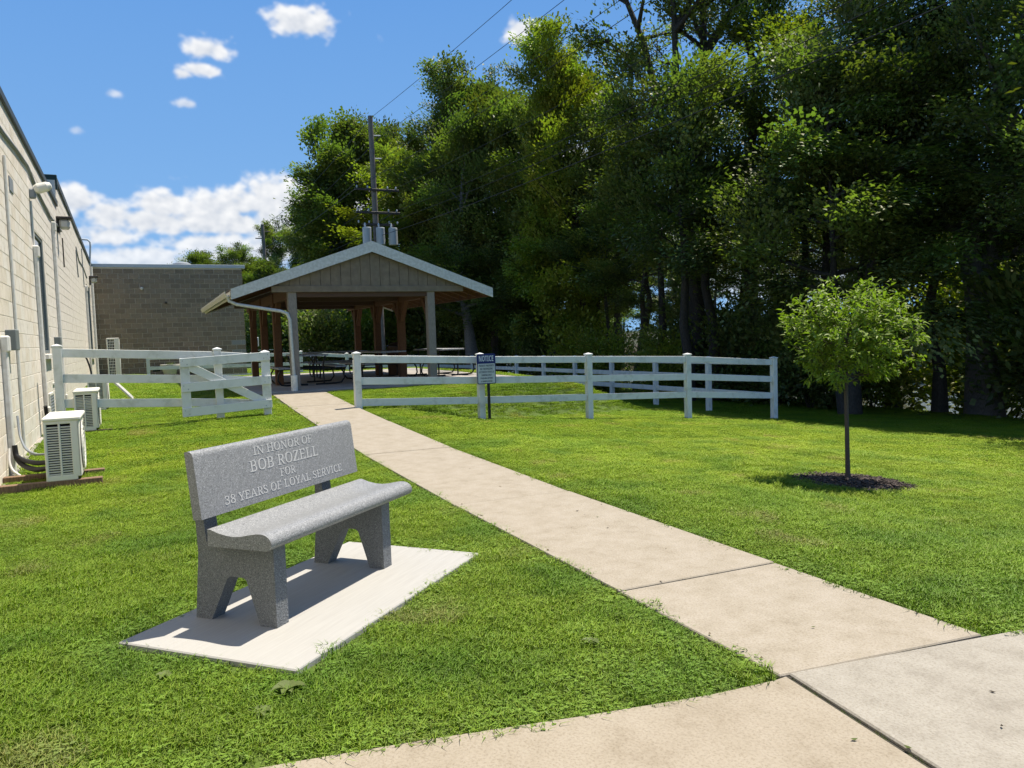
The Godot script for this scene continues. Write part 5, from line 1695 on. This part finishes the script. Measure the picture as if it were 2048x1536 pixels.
func build_grass() -> void:
	var lawn := thing("lawn_grass", "mown green grass covering the whole lawn", "grass")
	lawn.set_meta("kind", "stuff")
	var kinds := [blade_patch(1, .09, 125, .060, .0040), blade_patch(2, .09, 120, .068, .0044), blade_patch(3, .09, 110, .050, .0038), clover_patch(4, .08, 26), blade_patch(5, .17, 200, .055, .0075), blade_patch(6, .18, 200, .050, .008)]
	var tf := []
	var cl := []
	for k in kinds.size():
		tf.append([] as Array[Transform3D])
		cl.append(PackedColorArray())
	var r := RandomNumberGenerator.new()
	r.seed = 99
	var tint := func(x: float, z: float) -> Color:
		var a := fn.get_noise_2d(x * 9.0, z * 9.0)
		var b := fn.get_noise_2d(x * 42.0 + 300, z * 42.0)
		var e := fn.get_noise_2d(x * 3.0 - 700, z * 3.0)
		var c := Color(.200, .325, .032).lerp(Color(.268, .380, .040), clampf(.45 + .8 * a + .4 * e, 0, 1))
		c = c.lerp(Color(.115, .235, .026), clampf(1.4 * b + .1, 0, .7))
		if b < -.42: c = c.lerp(Color(.30, .29, .12), clampf((-.42 - b) * 4, 0, .7))
		return c
	# fine patches near the camera
	var z := -1.4
	while z > -10.4:
		var x := -2.6
		while x < 10.0:
			var px := x + r.randf_range(-.05, .05)
			var pz := z + r.randf_range(-.05, .05)
			var dd := -(px * -.4225 + pz * .904)
			var lx := px * .9046 + pz * .425
			if dd > 1.2 and absf(lx) < dd * .74 + .5 and not blocked(px, pz, .022):
				var near := blocked(px, pz, .22)
				var cn := fn.get_noise_2d(px * 30 + 90, pz * 30)
				var k := r.randi() % 3
				if r.randf() < (.42 if near else (.35 if cn > .35 else .03)): k = 3
				var s := r.randf_range(.8, 1.25)
				var sy := s * (1.0 + .45 * fn.get_noise_2d(px * 25, pz * 25 + 50)) * (.8 if near else 1.0)
				tf[k].append(Transform3D(Basis(Vector3.UP, r.randf() * TAU).scaled(Vector3(s, sy, s)), Vector3(px, hgt(px, pz), pz)))
				var c: Color = tint.call(px, pz)
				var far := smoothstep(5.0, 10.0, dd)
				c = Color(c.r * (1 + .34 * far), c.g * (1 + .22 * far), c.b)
				if k == 3: c = Color(.20, .32, .05).lerp(c, .6)
				cl[k].append(c * r.randf_range(.85, 1.15))
				if k == 3:
					var k2 := r.randi() % 3
					tf[k2].append(Transform3D(Basis(Vector3.UP, r.randf() * TAU).scaled(Vector3(s, s * .7, s)), Vector3(px, hgt(px, pz), pz)))
					cl[k2].append(c)
			x += .078
		z -= .078
	# coarser patches farther off
	z = -10.3
	while z > -46:
		var st := .15 if z > -20 else .26
		var x := -2.2
		while x < 22.0:
			var px := x + r.randf_range(-.1, .1)
			var pz := z + r.randf_range(-.1, .1)
			var dd := -(px * -.4225 + pz * .904)
			var lx := px * .9046 + pz * .425
			if absf(lx) < dd * .72 + 1.0 and not blocked(px, pz, .10) and (px < 18.5 or r.randf() < .35):
				var k := 4 + r.randi() % 2
				var s := r.randf_range(.85, 1.3) * (1.0 if z > -20 else 1.5)
				tf[k].append(Transform3D(Basis(Vector3.UP, r.randf() * TAU).scaled(Vector3(s, s * .85, s)), Vector3(px, hgt(px, pz), pz)))
				var c: Color = tint.call(px, pz)
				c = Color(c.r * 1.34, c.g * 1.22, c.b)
				cl[k].append(c * r.randf_range(.85, 1.15))
			x += st
		z -= st
	# the strip right of the fine zone
	z = -1.6
	while z > -10.4:
		var x := 10.0
		while x < 19.0:
			var px := x + r.randf_range(-.1, .1)
			var pz := z + r.randf_range(-.1, .1)
			var dd := -(px * -.4225 + pz * .904)
			var lx := px * .9046 + pz * .425
			if dd > 1 and absf(lx) < dd * .72 + 1.0 and not blocked(px, pz, .1):
				var k := 4 + r.randi() % 2
				var s := r.randf_range(.85, 1.3)
				tf[k].append(Transform3D(Basis(Vector3.UP, r.randf() * TAU).scaled(Vector3(s, s * .85, s)), Vector3(px, hgt(px, pz), pz)))
				var c: Color = tint.call(px, pz)
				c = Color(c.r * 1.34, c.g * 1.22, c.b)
				cl[k].append(c * r.randf_range(.85, 1.15))
			x += .15
		z -= .15
	# tufts in the open joint of the walk
	for k in 60:
		var t := r.randf()
		var p := Vector3(2.415, -.01, -2.45).lerp(Vector3(2.31, -.01, -1.55), t) + Vector3(r.randf_range(-.012, .012), 0, 0)
		if r.randf() < .35: p = Vector3(2.42, -.01, -2.45).lerp(Vector3(3.7, -.01, -2.26), r.randf())
		tf[2].append(Transform3D(Basis(Vector3.UP, r.randf() * TAU).scaled(Vector3(.16, .75, .16)), p))
		cl[2].append(Color(.2, .28, .05))
	for k in kinds.size():
		var mm := MultiMesh.new()
		mm.transform_format = MultiMesh.TRANSFORM_3D
		mm.use_colors = true
		mm.mesh = kinds[k]
		mm.instance_count = tf[k].size()
		for i in tf[k].size():
			mm.set_instance_transform(i, tf[k][i])
			mm.set_instance_color(i, cl[k][i])
		var mi := MultiMeshInstance3D.new()
		mi.name = "clover" if k == 3 else "grass_blades"
		mi.multimesh = mm
		mi.material_override = M.grass
		mi.set_meta("kind", "stuff")
		lawn.add_child(mi, true)
	# broad-leaved weeds near the pad
	var wd := [[.46, -3.36, .75, "largest broad-leaved weed at the near corner of the bench pad"], [.33, -3.20, .5, "small broad-leaved weed between the bench pad and the walk"], [-.02, -3.78, .5, "broad-leaved weed at the pad's left edge in front of the bench"], [1.85, -3.15, .5, "little tufted weed in the grass between pad and path"]]
	for q in wd:
		var o := thing("broadleaf_weed", q[3], "weed", Vector3(q[0], hgt(q[0], q[1]) + .01, q[1]), r.randf() * TAU, "weeds in the lawn")
		for k in 7:
			var mb := Mb.new()
			var len: float = q[2] * r.randf_range(.06, .11)
			for i in 4:
				var t0 := i / 4.0
				var t1 := (i + 1) / 4.0
				var w0 := sin(PI * pow(t0, .7)) * len * .34
				var w1 := sin(PI * pow(t1, .7)) * len * .34
				var c0 := Vector3(t0 * len, .012 + len * (.9 * t0 - .8 * t0 * t0), 0)
				var c1 := Vector3(t1 * len, .012 + len * (.9 * t1 - .8 * t1 * t1), 0)
				for s: float in [-1.0, 1.0]:
					var nn := Vector3(-.2, 1, -s * .25).normalized()
					mb.tri(c0, c1, c1 + Vector3(0, w1 * .25, s * w1), nn, nn, nn)
					if i > 0: mb.tri(c0, c1 + Vector3(0, w1 * .25, s * w1), c0 + Vector3(0, w0 * .25, s * w0), nn, nn, nn)
			part(o, "leaf", mb, M.leaf_mid, Transform3D(Basis(Vector3.UP, k * .9 + r.randf() * .4), Vector3.ZERO))

# ------------------------------------------------------------------ sky
const CLOUDS := [[11.0, 21.4, 2.11, .98, 1.1], [4.8, 19.3, 1.43, .71, 1.0], [4.3, 18.0, 1.29, .45, .9], [3.0, 17.6, .67, .32, .8], [3.1, 15.8, .95, .29, .7], [-1.3, 16.1, .95, .38, .62], [-3.4, 13.7, .64, .25, .55], [26.5, 21.0, 1.3, .68, 1.0], [16.5, 20.4, .43, .27, .4],
	[-3.8, 9.4, 1.45, .89, 1.0], [-2.0, 8.6, 1.63, .84, 1.0], [1.5, 9.4, 2.35, 1.06, 1.0], [4.9, 9.5, 2.07, 1.16, 1.0], [6.6, 9.7, 1.91, 1.17, 1.0], [8.9, 9.9, 2.47, 1.6, 1.15], [9.9, 8.5, 3.19, 2.1, 1.1], [.5, 8.2, 4.34, .86, 1.0], [4.5, 8.3, 5.51, .89, 1.0], [4.5, 6.9, 3.79, .68, 1.0], [-2.3, 7.3, 2.29, .78, .9], [-.3, 5.9, 3.66, .73, 1.0], [6.7, 6.3, 4.2, 1.04, 1.0],
	[17.3, 9.2, 6.19, 2.52, 1.0], [28.3, 12.1, 4.39, 1.79, .9], [35.4, 6.5, 7.97, 2.16, 1.0], [48.5, 11.6, 3.69, 1.31, .95], [54.7, 4.5, 7.06, 1.92, .9], [44.3, 3.2, 8.38, 1.74, .9]]

var cn := FastNoiseLite.new()

func sky_base(el: float) -> Color:   # linear radiance by elevation in degrees
	var k := curve(el, [[0, 0], [6, .2], [14, .52], [24, .85], [40, 1.25], [90, 1.6]])
	return Color(lerpf(.27, .115, minf(k, 1)) * (1 - .6 * maxf(k - 1, 0)), lerpf(.52, .315, minf(k, 1)) * (1 - .5 * maxf(k - 1, 0)), lerpf(.86, .74, minf(k, 1)) * (1 - .4 * maxf(k - 1, 0)))

func cloud_at(az: float, el: float) -> Vector2:   # (cover, light)
	var B := 0.0
	var low := 0.0
	var thin := 1.0
	for c in CLOUDS:
		var dx: float = (az - c[0]) / c[2]
		var dy: float = (el - c[1]) / c[3]
		var q := dx * dx + dy * dy
		if q < 6.0:
			var s: float = c[4] * exp(-q * .75)
			if s > B: thin = clampf(c[4], 0, 1)
			B = maxf(B, s)
			low = maxf(low, c[4] * exp(-q * .75) * clampf(.5 - dy * .55, 0, 1))
	# scattered cumulus of the rest of the sky
	if B < .05:
		if absf(wrapf(az - 25.0, -180, 180)) < 45.0 and el < 40: return Vector2.ZERO
		var g := cn.get_noise_3d(az * .6 * cos(deg_to_rad(el)), el * 1.6, 40) - .12
		if el > 50: g -= (el - 50) * .02
		B = clampf(g * 3.0, 0, 1)
		low = B * .4
		if B <= .02: return Vector2.ZERO
	var a := az * cos(deg_to_rad(el))
	var f := cn.get_noise_3d(a * 5.5, el * 7.5, 0) * .62 + cn.get_noise_3d(a * 15.0, el * 20.0, 7) * .20 + cn.get_noise_3d(a * 42.0, el * 55.0, 3) * .05
	var d := clampf((B + f * .70 - .32) / .48, 0, 1)
	d = d * d * (3 - 2 * d) * (.96 if thin > .75 else thin)
	var f2 := cn.get_noise_3d((a - .25) * 5.5, (el + .35) * 7.5, 0) * .62 + cn.get_noise_3d((a - .25) * 16.0, (el + .3) * 22.0, 7) * .30
	var lit := clampf(.96 - low * .60 + (f - f2) * .65, 0, 1)
	return Vector2(d, lit)

func build_sky() -> PanoramaSkyMaterial:
	cn.noise_type = FastNoiseLite.TYPE_SIMPLEX_SMOOTH
	cn.frequency = .09
	cn.fractal_octaves = 3
	cn.seed = 12
	var W := 4096
	var H := 2048
	var im := Image.create(W, H, false, Image.FORMAT_RGBF)
	for y in H:
		var el := 90.0 - (y + .5) / H * 180.0
		im.fill_rect(Rect2i(0, y, W, 1), sky_base(maxf(el, 0)) if el > -.2 else Color(.10, .12, .08))
	var shade := func(el: float, c: Vector2) -> Color:
		var s := sky_base(el)
		var white := Color(.50, .56, .66).lerp(Color(.98, .98, .98), c.y)
		white = white.lerp(s * 1.25, clampf((8 - el) / 20.0, 0, .3))
		return s.lerp(white, c.x)
	for y in range(int((90.0 - 60.0) / 180 * H), H / 2, 8):   # coarse, everywhere
		var el := 90.0 - (y + 4.0) / H * 180.0
		for x in range(0, W, 8):
			var az := wrapf((x + 4.0) / W * 360.0, -180, 180)
			if az > -18 and az < 68 and el < 32: continue
			var c := cloud_at(az, el)
			if c.x > .01: im.fill_rect(Rect2i(x, y, 8, 8), shade.call(el, c))
	for y in range(int((90.0 - 32.0) / 180 * H), H / 2):   # fine, towards the view
		var el := 90.0 - (y + .5) / H * 180.0
		for x in range(-int(18.0 / 360 * W), int(68.0 / 360 * W)):
			var az := (x + .5) / W * 360.0
			var c := cloud_at(az, el)
			if c.x > .01: im.set_pixel(posmod(x, W), y, shade.call(el, c))
	var s := PanoramaSkyMaterial.new()
	s.panorama = ImageTexture.create_from_image(im)
	s.filter = true
	return s

func _ready() -> void:
	# camera
	var cam := Camera3D.new()
	cam.name = "camera"
	cam.transform = Transform3D(CB, Vector3(0, CAM_H, 0))
	cam.fov = 53.01
	cam.near = .05
	cam.far = 2000.0
	add_child(cam)
	cam.current = true
	# sky, exposure
	var we := WorldEnvironment.new()
	we.name = "world_environment"
	var env := Environment.new()
	env.background_mode = Environment.BG_SKY
	env.sky = Sky.new()
	env.sky.sky_material = build_sky()
	env.background_energy_multiplier = 0.63
	env.tonemap_mode = Environment.TONE_MAPPER_LINEAR
	env.tonemap_exposure = 1.62
	env.sdfgi_enabled = true
	env.ssao_enabled = true
	env.ssil_enabled = true
	we.environment = env
	add_child(we)
	# sun: high from the right, slightly behind the fence
	var sun := DirectionalLight3D.new()
	sun.name = "sun"
	sun.light_energy = 1.6
	sun.light_color = Color(1, .965, .90)
	sun.light_angular_distance = .53
	sun.shadow_enabled = true
	add_child(sun)
	sun.look_at_from_position(Vector3.ZERO, Vector3(-.66, -1.74, .164), Vector3.FORWARD)
	# the place
	fn.seed = 4
	fn.frequency = .02
	fn.fractal_octaves = 3
	make_materials()
	build_ground()
	build_paving()
	build_building()
	build_shelter()
	build_fences()
	build_trees()
	build_bench()
	build_sign()
	build_acs()
	build_tables()
	build_poles()
	build_sapling()
	build_grass()
	build_litter()
